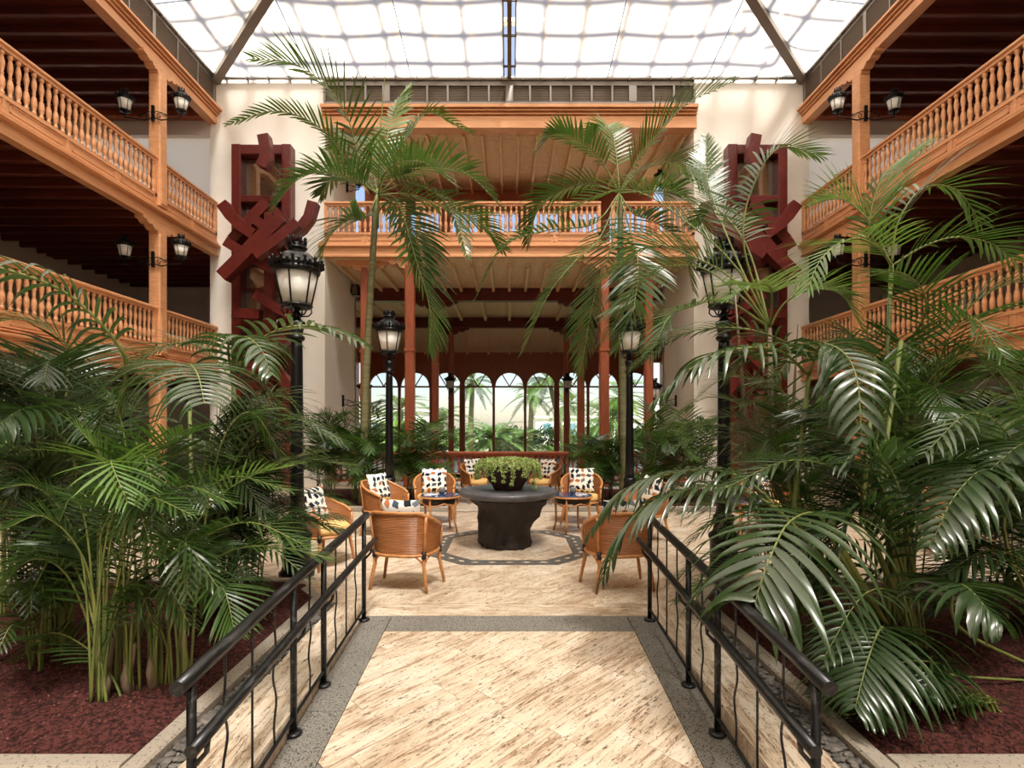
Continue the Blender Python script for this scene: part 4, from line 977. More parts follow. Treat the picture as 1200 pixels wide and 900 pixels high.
# ---------------------------------------------------------------- palms
def crom(pts, t):
    n = len(pts)-1; x = min(max(t,0),.99999)*n; i = int(x); u = x-i
    p1, p2 = pts[i], pts[i+1]; p0 = pts[i-1] if i else p1*2-p2; p3 = pts[i+2] if i+2 <= n else p2*2-p1
    return .5*((2*p1)+(p2-p0)*u+(2*p0-5*p1+4*p2-p3)*u*u+(3*p1-p0-3*p2+p3)*u**3)
UP = Vector((0,0,1))
# things the leaves bend round: upright cylinders (x, y, radius, z0, z1) and level rails (x, height above ramp, radius)
CYL = []
for o in col.objects:
    x_, y_, z_ = o.location
    if o.parent is None and o.name.startswith('street_lamp'): CYL += [(x_,y_,.24,0,.72),(x_,y_,.14,.7,2.75),(x_,y_,.37,2.7,3.8)]
    if o.parent is None and o.name.startswith('wicker_armchair'): CYL.append((x_,y_,.47,0,.99))
    if o.parent is None and o.name.startswith('side_table'): CYL.append((x_,y_,.37,0,.72))
    if o.parent is None and o.name.startswith('stone_table'): CYL.append((x_,y_,.74,0,1.3))
RAILS = [(-1.255,.885,.06),(-1.19,.66,.055),(1.21,.885,.06),(1.145,.66,.055)]
def clear(p):
    """keep a leaf point out of lamps, furniture, rails and the ground"""
    for cx, cy_, r, z0, z1 in CYL:
        if z0 < p.z < z1:
            dx, dy = p.x-cx, p.y-cy_; q = math.hypot(dx, dy)
            if q < r:
                if q < 1e-4: dx, dy, q = 1, 0, 1
                p = Vector((cx+dx/q*r, cy_+dy/q*r, p.z))
    if 1.95 < p.y < 4.95:
        for rx, h, r in RAILS:
            zc = rampz(p.y)+h; dx, dz = p.x-rx, p.z-zc; q = math.hypot(dx, dz)
            if q < r:
                if q < 1e-4: dx, dz, q = 0, 1, 1
                p = Vector((rx+dx/q*r, p.y, zc+dz/q*r))
    if abs(p.x) > 1.7 and 2.55 < p.y < 5.9: g = .14
    elif 10.4 < p.y < 13.6: g = .10
    elif p.y > 26.3: g = -.55
    else: g = .03
    if p.z < g: p = Vector((p.x, p.y, g))
    return p
def leaf_strip(root, dr, wv, L, wd_, droop, segs, fold, rg):
    """one leaflet: list of (left, mid, right) rows following gravity"""
    rows = []; p = root.copy(); d = dr.normalized(); st = L/segs
    prof = [.45,.92,1,.93,.72,.42,.03] if segs >= 6 else [.45,1,.95,.62,.03]
    for k in range(segs+1):
        w_ = wv-d*wv.dot(d); w_ = w_.normalized() if w_.length > 1e-5 else d.orthogonal().normalized()
        h = wd_*prof[min(len(prof)-1, round(k*(len(prof)-1)/segs))]/2
        nn = d.cross(w_).normalized()
        if nn.z < 0: nn = -nn
        rows.append((p-w_*h+nn*h*fold, p.copy(), p+w_*h+nn*h*fold)); q_ = clear(p+d*st); d = (q_-p).normalized() if (q_-p).length > 1e-4 else d; p = q_
        d = (d+Vector((0,0,-droop*(.25+1.2*k/segs)))).normalized()
    return rows
def frond(parent, pts, leaf='leafmid', n=44, L=.42, wd_=.026, droop=.12, t0=.35, lift=.15, segs=5, r=.009, seed=0, hero=False, fwd=.75, fold=0, stalk='stalk', tipmat=None, twist=0, short=.5, name='frond'):
    rg = random.Random(seed*7919+13); pts = [Vector(p) for p in pts]
    if parent.name.startswith(('kentia','potted')): leaf = 'leafkentia'       # one leaf colour for each kind of palm, young fronds apart
    elif leaf in ('leafdark','leafpale'): leaf = 'leafmid'
    org = origin_of(parent)
    M_ = 26; line = [crom(pts, i/(M_-1)) for i in range(M_)]; line = line[:6]+[clear(p) for p in line[6:]]
    rm = MB(); rm.tube(line, [r*(1-.8*i/(M_-1)) for i in range(M_)], 5)
    vs, fs, mi, sm = list(rm.v), list(rm.f), [1]*len(rm.f), list(rm.sm); lf = []
    side0 = None
    for k in range(n):
        u = (k+.5)/n; t = t0+(1-t0)*u; c = clear(crom(pts, t)); tg = (crom(pts, min(1,t+.02))-crom(pts, max(0,t-.02))).normalized()
        s_ = tg.cross(UP)
        if s_.length < .25: s_ = side0 if side0 else tg.cross(Vector((0,1,0)))
        s_.normalize()
        if side0 is not None and s_.dot(side0) < 0: s_ = -s_
        side0 = s_.copy()
        if twist: s_ = Matrix.Rotation(twist, 3, tg) @ s_
        nu = s_.cross(tg).normalized()
        prof = short+(1-short)*math.sin(math.pi*min(1,(u*.9+.12))) if u < .5 else (.28+.72*math.sin(math.pi*min(1,u*.78+.22+.02))) if u < 1 else .3
        for sg in (-1, 1):
            f = fwd*(.55+.9*u)+rg.uniform(-.07,.07); l = L*prof*rg.uniform(.9,1.08)
            d = s_*sg*math.cos(min(f,1.45))+tg*math.sin(min(f,1.45))+nu*(lift*(1-.4*u)+rg.uniform(-.06,.06))
            dp = droop*rg.uniform(.7,1.4)
            rows = leaf_strip(c, d, tg, l, wd_*rg.uniform(.85,1.1)*(.75+.25*math.sin(math.pi*u)), dp, segs, fold, rg)
            if hero:
                lf.append(rows); continue
            o = len(vs)
            if fold:
                for a, b, e in rows: vs += [a, b, e]
                for q in range(segs): fs += [(o+3*q,o+3*q+1,o+3*q+4,o+3*q+3),(o+3*q+1,o+3*q+2,o+3*q+5,o+3*q+4)]; mi += [0,0]; sm += [True,True]
            else:
                for a, b, e in rows: vs += [a, e]
                for q in range(segs): fs.append((o+2*q,o+2*q+1,o+2*q+3,o+2*q+2)); mi.append(0); sm.append(True)
    me = bpy.data.meshes.new(name); me.from_pydata([tuple(Vector(v)-org) for v in vs], [], fs)
    me.materials.append(M[leaf]); me.materials.append(M[stalk]); me.polygons.foreach_set('material_index', mi); me.polygons.foreach_set('use_smooth', sm)
    o = link(name, me, parent)
    for rows in lf:
        m = MB(); 
        for a, b, e in rows: m.v += [tuple(a), tuple(b), tuple(e)]
        for q in range(segs):
            m.f += [(3*q,3*q+1,3*q+4,3*q+3),(3*q+1,3*q+2,3*q+5,3*q+4)]; m.sm += [True,True]
        lo = link('leaflet', m.mesh('leaflet', M[leaf], org), o)
    return o
def palm(name, loc, label, group=None):
    return empty(name, loc, 0, label, 'palm', group)
def px(*a): return [P(*q) for q in a]
SEED = [100]
def arc(root, tip, rise=.5, bow=.35):
    """a stalk that climbs from the root and bends over to the tip"""
    root = Vector(root); tip = Vector(tip); h = max(root.z, tip.z)+rise
    a = root.lerp(tip, .10); a.z = root.z+(h-root.z)*.42
    b = root.lerp(tip, .32); b.z = root.z+(h-root.z)*.83
    c = root.lerp(tip, .66); c.z = h-.04*abs(h)
    return [root, a, b, c, tip]
def fill(t, roots, area, depth, cnt, leaf, rise=(.2,.6), **kw):
    """n fronds from root points to tips spread over a stretch of air given by its corners"""
    x0, y0, x1, y1 = area
    for i in range(cnt):
        SEED[0] += 1; rg = random.Random(SEED[0]); rt = Vector(rg.choice(roots))
        tip = P(rg.uniform(x0,x1), rg.uniform(y0,y1), rg.uniform(*depth)); tip.z = max(tip.z, .12)
        lf = leaf if isinstance(leaf, str) else rg.choice(leaf)
        frond(t, arc(rt+Vector((rg.uniform(-.06,.06),rg.uniform(-.06,.06),0)), tip, rg.uniform(*rise)), lf, seed=SEED[0], **kw)
def stems(t, pts, r, m='stalk', nm='stem'):
    for p in pts: MB().tube([Vector(q) for q in p], [r*(1-.3*i/(len(p)-1)) for i in range(len(p))], 7).build(nm, M[m], t, fix=False)
# --- tall feather palm beside the slender lamp
D = 11.0; t = palm('feather_palm', P(426,495,D)*1, 'tall slim feather palm with ringed trunk rising beside the slender street lamp'); t.location.z = 0
b0 = Vector((t.location.x, D, 0)); cr = P(441,238,D)
tr = [b0, P(427,520,D), P(430,420,D), P(435,330,D), cr]
MB().tube([crom(tr, i/30) for i in range(31)], [(.105 if i < 4 else .085-.0009*i)*(1.05 if i%2 else 1) for i in range(31)], 10).build('trunk', M['trunk'], t, fix=False)
MB().tube([cr-Vector((0,0,.5)),cr,cr+Vector((.02,0,.28))], [.055,.06,.03], 8).build('crownshaft', M['stalk'], t, fix=False)
Z0 = (443,228,8.6)
kw = dict(n=32, L=.76, wd_=.044, droop=.07, t0=.16, lift=.25, r=.014, segs=5)
DS = [11.0/8.6]
def K(pts, leaf='leafmid', sd=[0], **k2):
    sd[0] += 1; a = {**kw, **k2}
    for q in ('L','wd_','r'): a[q] = a[q]*DS[0]
    return frond(t, px(*[(x, y, d*DS[0]) for x, y, d in pts]), leaf, seed=sd[0], **a)
K([Z0,(424,200,8.5),(402,125,8.3),(352,78,8.1),(296,68,8.0)], 'leafmid')
K([Z0,(418,205,8.4),(378,152,8.1),(325,130,7.9),(266,146,7.8)], 'leafpale', L=.42)
K([Z0,(418,212,8.3),(384,201,8.0),(350,210,7.8),(322,240,7.7)], 'leafmid', droop=.14)
K([Z0,(428,256,8.4),(408,258,8.2),(385,280,8.0),(372,325,7.9)], 'leafmid', droop=.16)
K([Z0,(458,185,8.6),(478,160,8.7),(504,132,8.9),(552,155,9.1)], 'leafpale', L=.45)
K([Z0,(470,205,8.5),(508,195,8.4),(550,206,8.3),(590,246,8.2)], 'leafmid')
K([Z0,(478,215,8.3),(515,230,8.0),(536,262,7.8),(548,302,7.6)], 'leafpale', droop=.12, L=.42, n=26)
K([Z0,(466,236,8.2),(486,300,7.9),(504,362,7.8),(503,412,7.7)], 'leafmid', droop=.1)
K([Z0,(480,228,8.7),(530,245,8.9),(565,262,9.1),(590,292,9.3)], 'leafdark', droop=.16)
K([Z0,(462,240,8.9),(484,268,9.3),(494,300,9.5),(498,340,9.6)], 'leafdark', droop=.16)
K([Z0,(449,190,8.7),(456,150,9.0),(466,118,9.2),(478,100,9.3)], 'leafbright', L=.45)
K([Z0,(436,200,9.0),(420,170,9.5),(405,160,9.9),(390,175,10.2)], 'leafdark')
K([Z0,(450,205,8.2),(470,190,7.8),(500,192,7.5),(530,215,7.3)], 'leafmid')
K([Z0,(430,215,8.9),(412,205,9.2),(390,208,9.5),(376,228,9.6)], 'leafmid')
MB().tube(px((443,228,D),(446,150,D),(451,90,D),(454,44,D)), [.016,.012,.008,.003], 6).build('spear_leaf', M['stalk'], t, fix=False)
# --- tall feather palm across from it
DS[0] = 11.0/9.0; D = 11.0; t = palm('feather_palm', P(732,495,D), 'tall feather palm whose fronds hang before the lounge columns and the bridge gallery'); t.location.z = 0
b0 = Vector((t.location.x, D, 0)); cr = P(727,235,D); tr = [b0, P(731,520,D), P(729,400,D), P(727,320,D), cr]
MB().tube([crom(tr, i/30) for i in range(31)], [(.105 if i < 4 else .083-.0009*i)*(1.05 if i%2 else 1) for i in range(31)], 10).build('trunk', M['trunk'], t, fix=False)
Z0 = (726,226,9.0)
K([Z0,(748,186,8.9),(774,154,8.8),(808,120,8.8),(862,94,8.9)], 'leafmid')
K([Z0,(700,182,8.9),(672,162,8.7),(648,158,8.6),(628,178,8.5)], 'leafmid', L=.5)
K([Z0,(696,262,8.7),(640,270,8.4),(590,290,8.2),(556,352,8.1)], 'leafdark', droop=.12, L=.5)
K([Z0,(702,280,8.6),(672,308,8.2),(640,350,8.0),(611,415,7.9)], 'leafpale', droop=.12, L=.55)
K([Z0,(690,215,9.1),(655,225,9.3),(630,245,9.4),(618,285,9.5)], 'leafmid', droop=.15)
K([Z0,(716,290,8.8),(700,335,8.7),(690,380,8.6),(680,440,8.5)], 'leafdark', droop=.12)
K([Z0,(742,250,8.8),(772,262,8.6),(800,290,8.4),(812,340,8.3)], 'leafmid', droop=.13)
K([Z0,(738,270,8.5),(748,310,8.2),(742,360,8.0),(722,410,7.9)], 'leafmid', droop=.13)
K([Z0,(745,205,9.1),(780,190,9.4),(812,200,9.6),(840,235,9.8)], 'leafpale', droop=.12)
K([Z0,(722,180,9.2),(715,150,9.4),(700,150,9.6),(690,165,9.7)], 'leafbright', L=.4)
K([Z0,(756,225,8.6),(790,225,8.4),(815,250,8.2),(830,300,8.1)], 'leafmid', droop=.15)
DS[0] = 1.0
# --- arching clump wrapped round the tall lamp
t = palm('areca_palm', (2.95,5.0,.03), 'arching clump palm with long bare stalks wrapped around a tall street lamp')
R0 = Vector((2.95,5.0,.03))
for a, b in (((905,560,5.0),(902,384,5.0)),((925,560,5.1),(935,380,5.1)),((880,560,4.9),(860,330,4.9))):
    MB().tube([R0]+px(a, b), [.035,.03,.02 if b[0] == 902 else .004], 8).build('stem', M['sheath'], t, fix=False)
kw.update(n=32, L=.50, wd_=.024, t0=.32, droop=.09, lift=.22, r=.012)
Z0 = (902,384,5.0)
K([Z0,(868,320,5.0),(812,266,5.2),(735,222,5.5),(650,250,5.7)], 'leafmid')
K([Z0,(862,330,5.0),(810,300,5.1),(760,289,5.3),(708,325,5.5)], 'leafmid', droop=.12)
K([Z0,(850,352,4.9),(812,359,4.8),(784,372,4.7),(762,418,4.6)], 'leafdark', droop=.14)
K([Z0,(866,345,5.2),(815,312,5.6),(755,325,5.9),(706,400,6.2)], 'leafpale', droop=.12)
K([Z0,(872,290,5.0),(880,225,5.0),(912,174,5.0),(962,182,5.0)], 'leafmid', droop=.12)
K([Z0,(862,300,5.2),(838,240,5.6),(828,205,5.8),(827,160,6.0)], 'leafmid', L=.3, t0=.5)
K([Z0,(920,355,4.9),(950,340,4.8),(985,345,4.7),(1010,385,4.6)], 'leafbright', droop=.12)
K([Z0,(905,350,4.8),(900,335,4.6),(880,335,4.4),(850,352,4.3)], 'leafbright', droop=.12)
K([Z0,(880,300,5.3),(858,262,5.6),(835,245,5.8),(812,262,6.0)], 'leafpale', droop=.14)
# --- broad-leaved palms of the shaded bed
t = palm('kentia_palm', (2.65,3.55,.03), 'big dark palm with broad drooping fronds hanging over the railing')
rt = [(2.65,3.55,.03),(2.85,3.75,.03),(2.5,3.8,.03)]
stems(t, [[rt[0],P(985,640,3.5),P(975,612,3.45)],[rt[1],P(1032,560,3.8),P(1056,400,4.0)],[rt[2],P(930,600,3.9),P(948,440,4.2)],[rt[1],P(1010,600,3.7),P(1026,420,3.9)]], .022)
hk = dict(hero=True, segs=8, fold=.35, droop=.27, lift=.12, n=17, L=.70, wd_=.048, t0=.2, r=.013, fwd=.62)
frond(t, [Vector(rt[0])]+px((985,650,3.5),(960,604,3.3),(925,612,3.05),(900,660,2.85),(880,720,2.75)), 'leafpale', seed=1, **{**hk, 't0':.40})
frond(t, [Vector(rt[1])]+px((1050,770,3.4),(1035,735,3.2),(1018,770,3.0),(1002,830,2.85)), 'leafdark', seed=2, **{**hk, 't0':.36, 'L':.55, 'n':22, 'wd_':.034})
frond(t, [Vector(rt[0])]+px((950,640,3.7),(870,560,3.9),(800,553,4.1),(735,575,4.3),(690,625,4.4)), 'leafdark', seed=3, **{**hk, 'L':.55, 't0':.3, 'n':22, 'wd_':.04})
frond(t, [Vector(rt[0])]+px((935,620,3.6),(860,572,3.7),(790,578,3.8),(738,615,3.9),(706,680,4.0)), 'leafdark', seed=4, **{**hk, 'L':.6, 't0':.3, 'n':22, 'wd_':.04})
frond(t, px((948,440,4.2),(915,412,4.0),(870,408,3.9),(820,425,3.9),(768,470,4.0)), 'leafpale', seed=5, **{**hk, 'L':.55, 't0':.08, 'n':17, 'wd_':.044})
frond(t, px((975,430,4.3),(900,392,4.2),(840,384,4.3),(780,398,4.5),(740,430,4.7)), 'leafpale', seed=6, n=26, L=.45, wd_=.026, droop=.14, t0=.1, segs=6, lift=.1)
frond(t, px((948,440,4.2),(962,405,4.0),(990,415,3.8),(1005,450,3.6),(1010,520,3.5)), 'leafdark', seed=7, **{**hk, 'L':.5, 't0':.1, 'hero':False})
fill(t, rt, (800,470,1000,700), (3.2,4.6), 13, ['leafdark','leafdark','leafpale'], (0.09,0.33), n=22, L=.5, wd_=0.0264, droop=.15, t0=.42, segs=6, fold=.3)
fill(t, rt, (930,760,1100,880), (2.85,3.3), 6, 'leafdark', (0.10,0.28), n=19, L=.42, wd_=0.0238, droop=.15, t0=.42, segs=6, fold=.3)
t = palm('kentia_palm', (3.6,3.5,.03), 'broad-leaved dark palm fanning out at the far end of the shaded bed')
rt = [(3.6,3.5,.03),(3.75,3.7,.03)]
frond(t, [Vector(rt[0])]+px((1180,640,3.5),(1185,560,3.4),(1160,545,3.3),(1120,580,3.2),(1090,640,3.1)), 'leafpale', seed=11, **{**hk, 'L':.5, 't0':.42, 'n':20})
frond(t, [Vector(rt[0])]+px((1130,740,3.3),(1118,690,3.2),(1135,690,3.0),(1170,730,2.85)), 'leafdark', seed=12, **{**hk, 'L':.42, 't0':.36, 'n':18})
frond(t, [Vector(rt[0])]+px((1110,790,3.3),(1095,768,3.2),(1090,780,3.05),(1085,810,2.95)), 'leafmid', seed=13, n=20, L=.28, wd_=.026, droop=.16, t0=.5, segs=6, fold=.3)
frond(t, [Vector(rt[1])]+px((1200,600,3.5),(1230,540,3.4),(1200,520,3.3),(1150,560,3.2)), 'leafpale', seed=14, **{**hk, 'L':.5, 't0':.42, 'hero':False})
fill(t, rt, (1050,520,1260,720), (3.0,4.2), 13, ['leafdark','leafdark','leafpale'], (0.09,0.33), n=21, L=.48, wd_=0.0264, droop=.15, t0=.42, segs=6, fold=.3)
t = palm('areca_palm', (3.2,4.5,.03), 'tall clump palm with bright fans of fronds rising in front of the side gallery')
rt = [(3.1,4.4,.03),(3.3,4.5,.03),(3.2,4.6,.03)]
stems(t, [[rt[0],P(1035,520,4.4),P(1045,310,4.4)],[rt[1],P(1060,520,4.5),P(1068,398,4.5)],[rt[2],P(1080,520,4.6),P(1062,420,4.6)]], .024)
kw.update(n=23, L=.52, wd_=.022, t0=.12, droop=.08, lift=.2, r=.011)
K([(1045,310,4.4),(1020,272,4.4),(1024,235,4.4),(1040,200,4.4),(1075,172,4.4)], 'leafbright')
K([(1045,310,4.4),(1052,262,4.4),(1080,222,4.4),(1120,222,4.4),(1150,262,4.4)], 'leafmid', droop=.12)
K([(1045,312,4.4),(1030,290,4.2),(1000,280,4.0),(965,300,3.9),(945,340,3.8)], 'leafbright', droop=.14)
K([(1045,312,4.4),(1080,290,4.3),(1120,278,4.2),(1160,285,4.2),(1190,305,4.2)], 'leafmid', droop=.12)
K([(1045,312,4.4),(1020,262,4.5),(990,235,4.6),(960,235,4.7)], 'leafbright')
K([(1068,398,4.5),(1085,365,4.3),(1078,335,4.2),(1050,318,4.1),(1015,325,4.0)], 'leafpale', L=.4)
K([(1068,398,4.5),(1105,390,4.4),(1145,352,4.3),(1185,332,4.2),(1235,330,4.1)], 'leafmid', L=.55)
K([(1062,420,4.6),(1020,398,4.5),(975,400,4.4),(930,418,4.3),(905,450,4.2)], 'leafmid', L=.4, droop=.12)
K([(1062,420,4.6),(1095,405,4.4),(1140,412,4.2),(1175,440,4.1),(1200,480,4.0)], 'leafpale', L=.4, droop=.14)
fill(t, rt, (960,420,1200,600), (3.6,5.0), 20, ['leafdark','leafmid','leafdark','leafpale'], (0.10,0.44), n=26, L=.42, wd_=0.0172, droop=.1, t0=.45)
t = palm('areca_palm', (2.6,4.75,.03), 'low bushy palm filling the shaded bed behind the railing')
rt = [(2.5,4.7,.03),(2.7,4.8,.03),(3.0,5.2,.03)]
fill(t, rt, (760,440,960,680), (4.4,5.6), 23, ['leafdark','leafdark','leafmid'], (0.10,0.44), n=26, L=.4, wd_=0.0172, droop=.1, t0=.4)
fill(t, rt, (780,600,960,720), (4.2,5.0), 10, ['leafdark'], (.10,.3), n=22, L=.36, wd_=.02, droop=.13, t0=.35)
t = palm('areca_palm', (4.6,5.0,.03), 'bushy palm at the back of the shaded bed below the side gallery')
rt = [(4.6,5.0,.03),(4.9,4.8,.03),(4.3,5.2,.03)]
fill(t, rt, (1040,430,1230,640), (4.4,5.8), 23, ['leafdark','leafdark','leafmid'], (0.10,0.44), n=26, L=.42, wd_=0.0185, droop=.1, t0=.4)
t = palm('areca_palm', (5.6,4.2,.03), 'shadowy palm closing the far end of the shaded bed')
rt = [(5.0,4.2,.03),(4.4,3.8,.03)]
fill(t, rt, (1100,560,1260,780), (3.6,4.8), 17, 'leafdark', (0.10,0.33), n=23, L=.42, wd_=0.0198, droop=.12, t0=.4)
# --- the sunnier bed
t = palm('areca_palm', (-2.36,3.25,.03), 'upright areca clump of thin green stalks rising from the red gravel')
rt = [(-2.40,3.22,.03),(-2.30,3.30,.03),(-2.18,3.36,.03),(-2.05,3.42,.03),(-2.46,3.36,.03)]
rg = random.Random(77)
for q, p in enumerate(rt):
    p = Vector(p); MB().tube([p,p+Vector((rg.uniform(-.03,.03),0,.14)),p+Vector((rg.uniform(-.05,.05),0,.34))], [.034,.03,.018], 8).build('sheath', M['sheath'], t, fix=False)
kw.update(n=20, L=.36, wd_=.0145, t0=.5, droop=.10, lift=.2, r=.009)
rt2 = [Vector(p) for p in rt]
K2 = lambda r, pts, leaf='leafmid', **k2: K([], leaf, **k2) if False else frond(t, [rt2[r]]+px(*pts), leaf, seed=SEED.__setitem__(0, SEED[0]+1) or SEED[0], **{**kw, **k2})
K2(0, [(128,650,3.2),(140,590,3.15),(118,535,3.1),(90,500,3.05)], 'leafbright')
K2(0, [(122,680,3.2),(120,620,3.1),(160,580,2.95),(228,604,2.8)], 'leafpale', t0=.55)
K2(1, [(150,680,3.25),(175,610,3.2),(215,570,3.15),(272,590,3.1)], 'leafmid')
K2(1, [(160,690,3.25),(200,620,3.3),(265,560,3.3),(340,575,3.2)], 'leafmid')
K2(2, [(185,700,3.3),(225,640,3.3),(290,612,3.2),(360,640,3.1)], 'leafmid')
K2(2, [(190,690,3.3),(240,600,3.4),(290,560,3.4),(345,545,3.4)], 'leafbright')
K2(0, [(110,700,3.2),(90,640,3.1),(50,605,3.0),(5,620,2.9)], 'leafmid')
K2(4, [(105,690,3.3),(80,610,3.3),(40,570,3.2),(-10,575,3.1)], 'leafmid')
K2(4, [(100,720,3.3),(75,670,3.2),(40,655,3.1),(5,680,3.0)], 'leafmid')
K2(3, [(215,700,3.4),(260,650,3.4),(320,640,3.4),(390,655,3.4)], 'leafmid')
K2(3, [(215,720,3.4),(240,680,3.3),(262,690,3.2),(275,740,3.1)], 'leafdark')
K2(2, [(170,660,3.3),(178,580,3.3),(190,530,3.2),(215,505,3.1)], 'leafmid')
K2(1, [(145,640,3.2),(155,570,3.1),(130,540,2.9),(150,590,2.75)], 'leafbright')
fill(t, rt, (20,520,330,700), (2.9,3.9), 23, ['leafmid','leafdark','leafmid'], (0.09,0.39), n=23, L=.32, wd_=0.0139, droop=.1, t0=.45)
fill(t, rt, (10,650,330,790), (2.9,3.6), 12, ['leafmid','leafdark'], (.10,.35), n=20, L=.30, wd_=.015, droop=.12, t0=.35)
t = palm('kentia_palm', (-2.55,4.5,.03), 'broad palm with a large silvery drooping frond over the sunny bed')
rt = [(-2.55,4.5,.03),(-2.75,4.65,.03),(-2.4,4.7,.03)]
stems(t, [[rt[0],P(225,600,4.5),P(222,470,4.6)],[rt[2],P(285,560,4.7),P(272,440,4.6)]], .022)
frond(t, px((222,480,4.5),(212,440,4.1),(221,427,3.75),(232,440,3.45),(240,474,3.25)), 'leafpale', seed=31, **{**hk, 'L':.76, 't0':.16, 'n':26, 'droop':.40, 'fwd':.35, 'wd_':.034, 'short':.85})
frond(t, px((272,440,4.6),(300,402,4.5),(340,383,4.4),(385,385,4.3),(425,402,4.2)), 'leafdark', seed=32, **{**hk, 'L':.5, 't0':.08, 'n':18, 'droop':.14, 'wd_':.036})
frond(t, px((272,440,4.6),(268,405,4.4),(285,395,4.2),(305,408,4.0),(318,440,3.9)), 'leafpale', seed=33, **{**hk, 'L':.42, 't0':.08, 'n':18, 'hero':False})
frond(t, px((272,445,4.6),(245,412,4.6),(215,402,4.6),(180,410,4.6),(150,430,4.6)), 'leafdark', seed=34, n=22, L=.42, wd_=.026, droop=.15, t0=.1)
fill(t, rt, (230,480,410,640), (4.2,5.3), 26, ['leafdark','leafdark','leafmid','leafpale'], (0.09,0.39), n=23, L=.45, wd_=0.0224, droop=.13, t0=.42, segs=6, fold=.3)
fill(t, rt, (190,600,380,700), (3.9,4.8), 10, ['leafdark','leafmid'], (.10,.3), n=22, L=.36, wd_=.02, droop=.13, t0=.35)
t = palm('kentia_palm', (-3.3,3.9,.03), 'palm with a thick arching stalk crossing in front of the gallery balusters')
rt = [(-3.2,3.9,.03),(-3.4,4.1,.03)]
frond(t, [Vector(rt[0])]+px((130,520,3.7),(148,440,3.6),(137,402,3.5),(80,345,3.3),(0,314,3.1),(-60,312,3.0)), 'leafdark', seed=41, **{**hk, 'L':.55, 't0':.5, 'n':20, 'wd_':.028, 'droop':.2, 'r':.02})
frond(t, [Vector(rt[0])]+px((90,560,3.7),(60,500,3.5),(30,480,3.3),(-5,500,3.1)), 'leafpale', seed=42, **{**hk, 'L':.5, 't0':.4, 'n':20})
frond(t, [Vector(rt[1])]+px((70,520,3.9),(85,440,3.8),(75,400,3.7),(30,375,3.6),(-20,380,3.5)), 'leafmid', seed=43, n=24, L=.42, wd_=.02, droop=.1, t0=.45)
fill(t, rt, (-60,440,110,620), (3.3,4.6), 23, ['leafdark','leafdark','leafmid','leafpale'], (0.09,0.39), n=25, L=.42, wd_=0.0198, droop=.12, t0=.42, segs=6, fold=.3)
fill(t, rt, (-40,590,160,700), (3.4,4.4), 12, ['leafdark','leafmid'], (.10,.3), n=22, L=.36, wd_=.02, droop=.13, t0=.35)
t = palm('areca_palm', (-4.2,4.6,.03), 'bushy palm at the back of the sunny bed under the lower gallery')
rt = [(-4.2,4.6,.03),(-4.5,4.9,.03),(-3.8,5.0,.03)]
fill(t, rt, (-40,420,260,600), (4.4,5.6), 14, ['leafdark','leafmid'], (0.10,0.44), n=26, L=.42, wd_=0.0172, droop=.1, t0=.4)
t = palm('areca_palm', (-2.75,5.3,.03), 'bushy palm at the corner of the sunny bed by the tall lamp')
rt = [(-2.75,5.3,.03),(-3.1,5.3,.03),(-2.5,5.4,.03)]
fill(t, rt, (240,480,420,640), (4.7,5.9), 22, ['leafdark','leafmid','leafmid'], (0.07,0.33), n=26, L=.38, wd_=0.0172, droop=.1, t0=.4)
t = palm('seedling_palm', (-3.15,3.65,.03), 'small low seedling palm on the red gravel')
fill(t, [(-3.15,3.65,.03)], (-30,650,110,770), (3.2,3.7), 9, 'leafmid', (0.05,0.17), n=12, L=.22, wd_=0.0132, droop=.12, t0=.4)
t = palm('seedling_palm', (2.62,3.1,.03), 'small low seedling palm beside the dark kerb under the broad fronds')
fill(t, [(2.75,3.1,.03)], (960,780,1130,870), (2.85,3.1), 7, 'leafdark', (0.05,0.17), n=12, L=.24, wd_=0.0145, droop=.14, t0=.4)
# --- beds by the slender lamps
for s, nm in ((-1,'the wicker group'),(1,'the shaded chair')):
    bd = empty('floor_bed', (s*3.2,11.5,0), kind='structure')
    MB().prism(rect(min(s*1.25,s*4.8),10.6,max(s*1.25,s*4.8),13.4), -.011, .06).build('mulch', M['mulch'], bd)
    xa, xb = min(s*1.15,s*4.9), max(s*1.15,s*4.9)
    for a, b in (((xa,10.5,-.011),(xb,10.6,.08)),((xa,13.4,-.011),(xb,13.5,.08)),((xa,10.6,-.011),(xa+.1,13.4,.08)),((xb-.1,10.6,-.011),(xb,13.4,.08))): MB().cbox(a, b, .012).build('kerb_block', M['concrete'], bd)
    for i, (x, d, ar) in enumerate(((1.9,11.4,(455,500,540,575)),(3.0,11.2,(390,480,470,580)),(4.0,11.8,(345,490,430,560)))):
        t = palm('areca_palm', (s*x,d,.06), 'low leafy palm in the bed behind %s, %s' % (nm, ('nearest the stone table','middle of three','nearest the white pier')[i]), 'palms of the far beds')
        a0 = ar if s < 0 else (1194-ar[2],ar[1]+(20 if i == 0 else 0),1194-ar[0]-(-20),ar[3])
        fill(t, [(s*x,d,.06),(s*(x+.25),d+.3,.06),(s*(x-.2),d-.1,.06)], a0, (10.3,12.3), 23, ['leafdark','leafmid','leafmid'], (0.07,0.33), n=22, L=.5, wd_=0.0264, droop=.1, t0=.35)

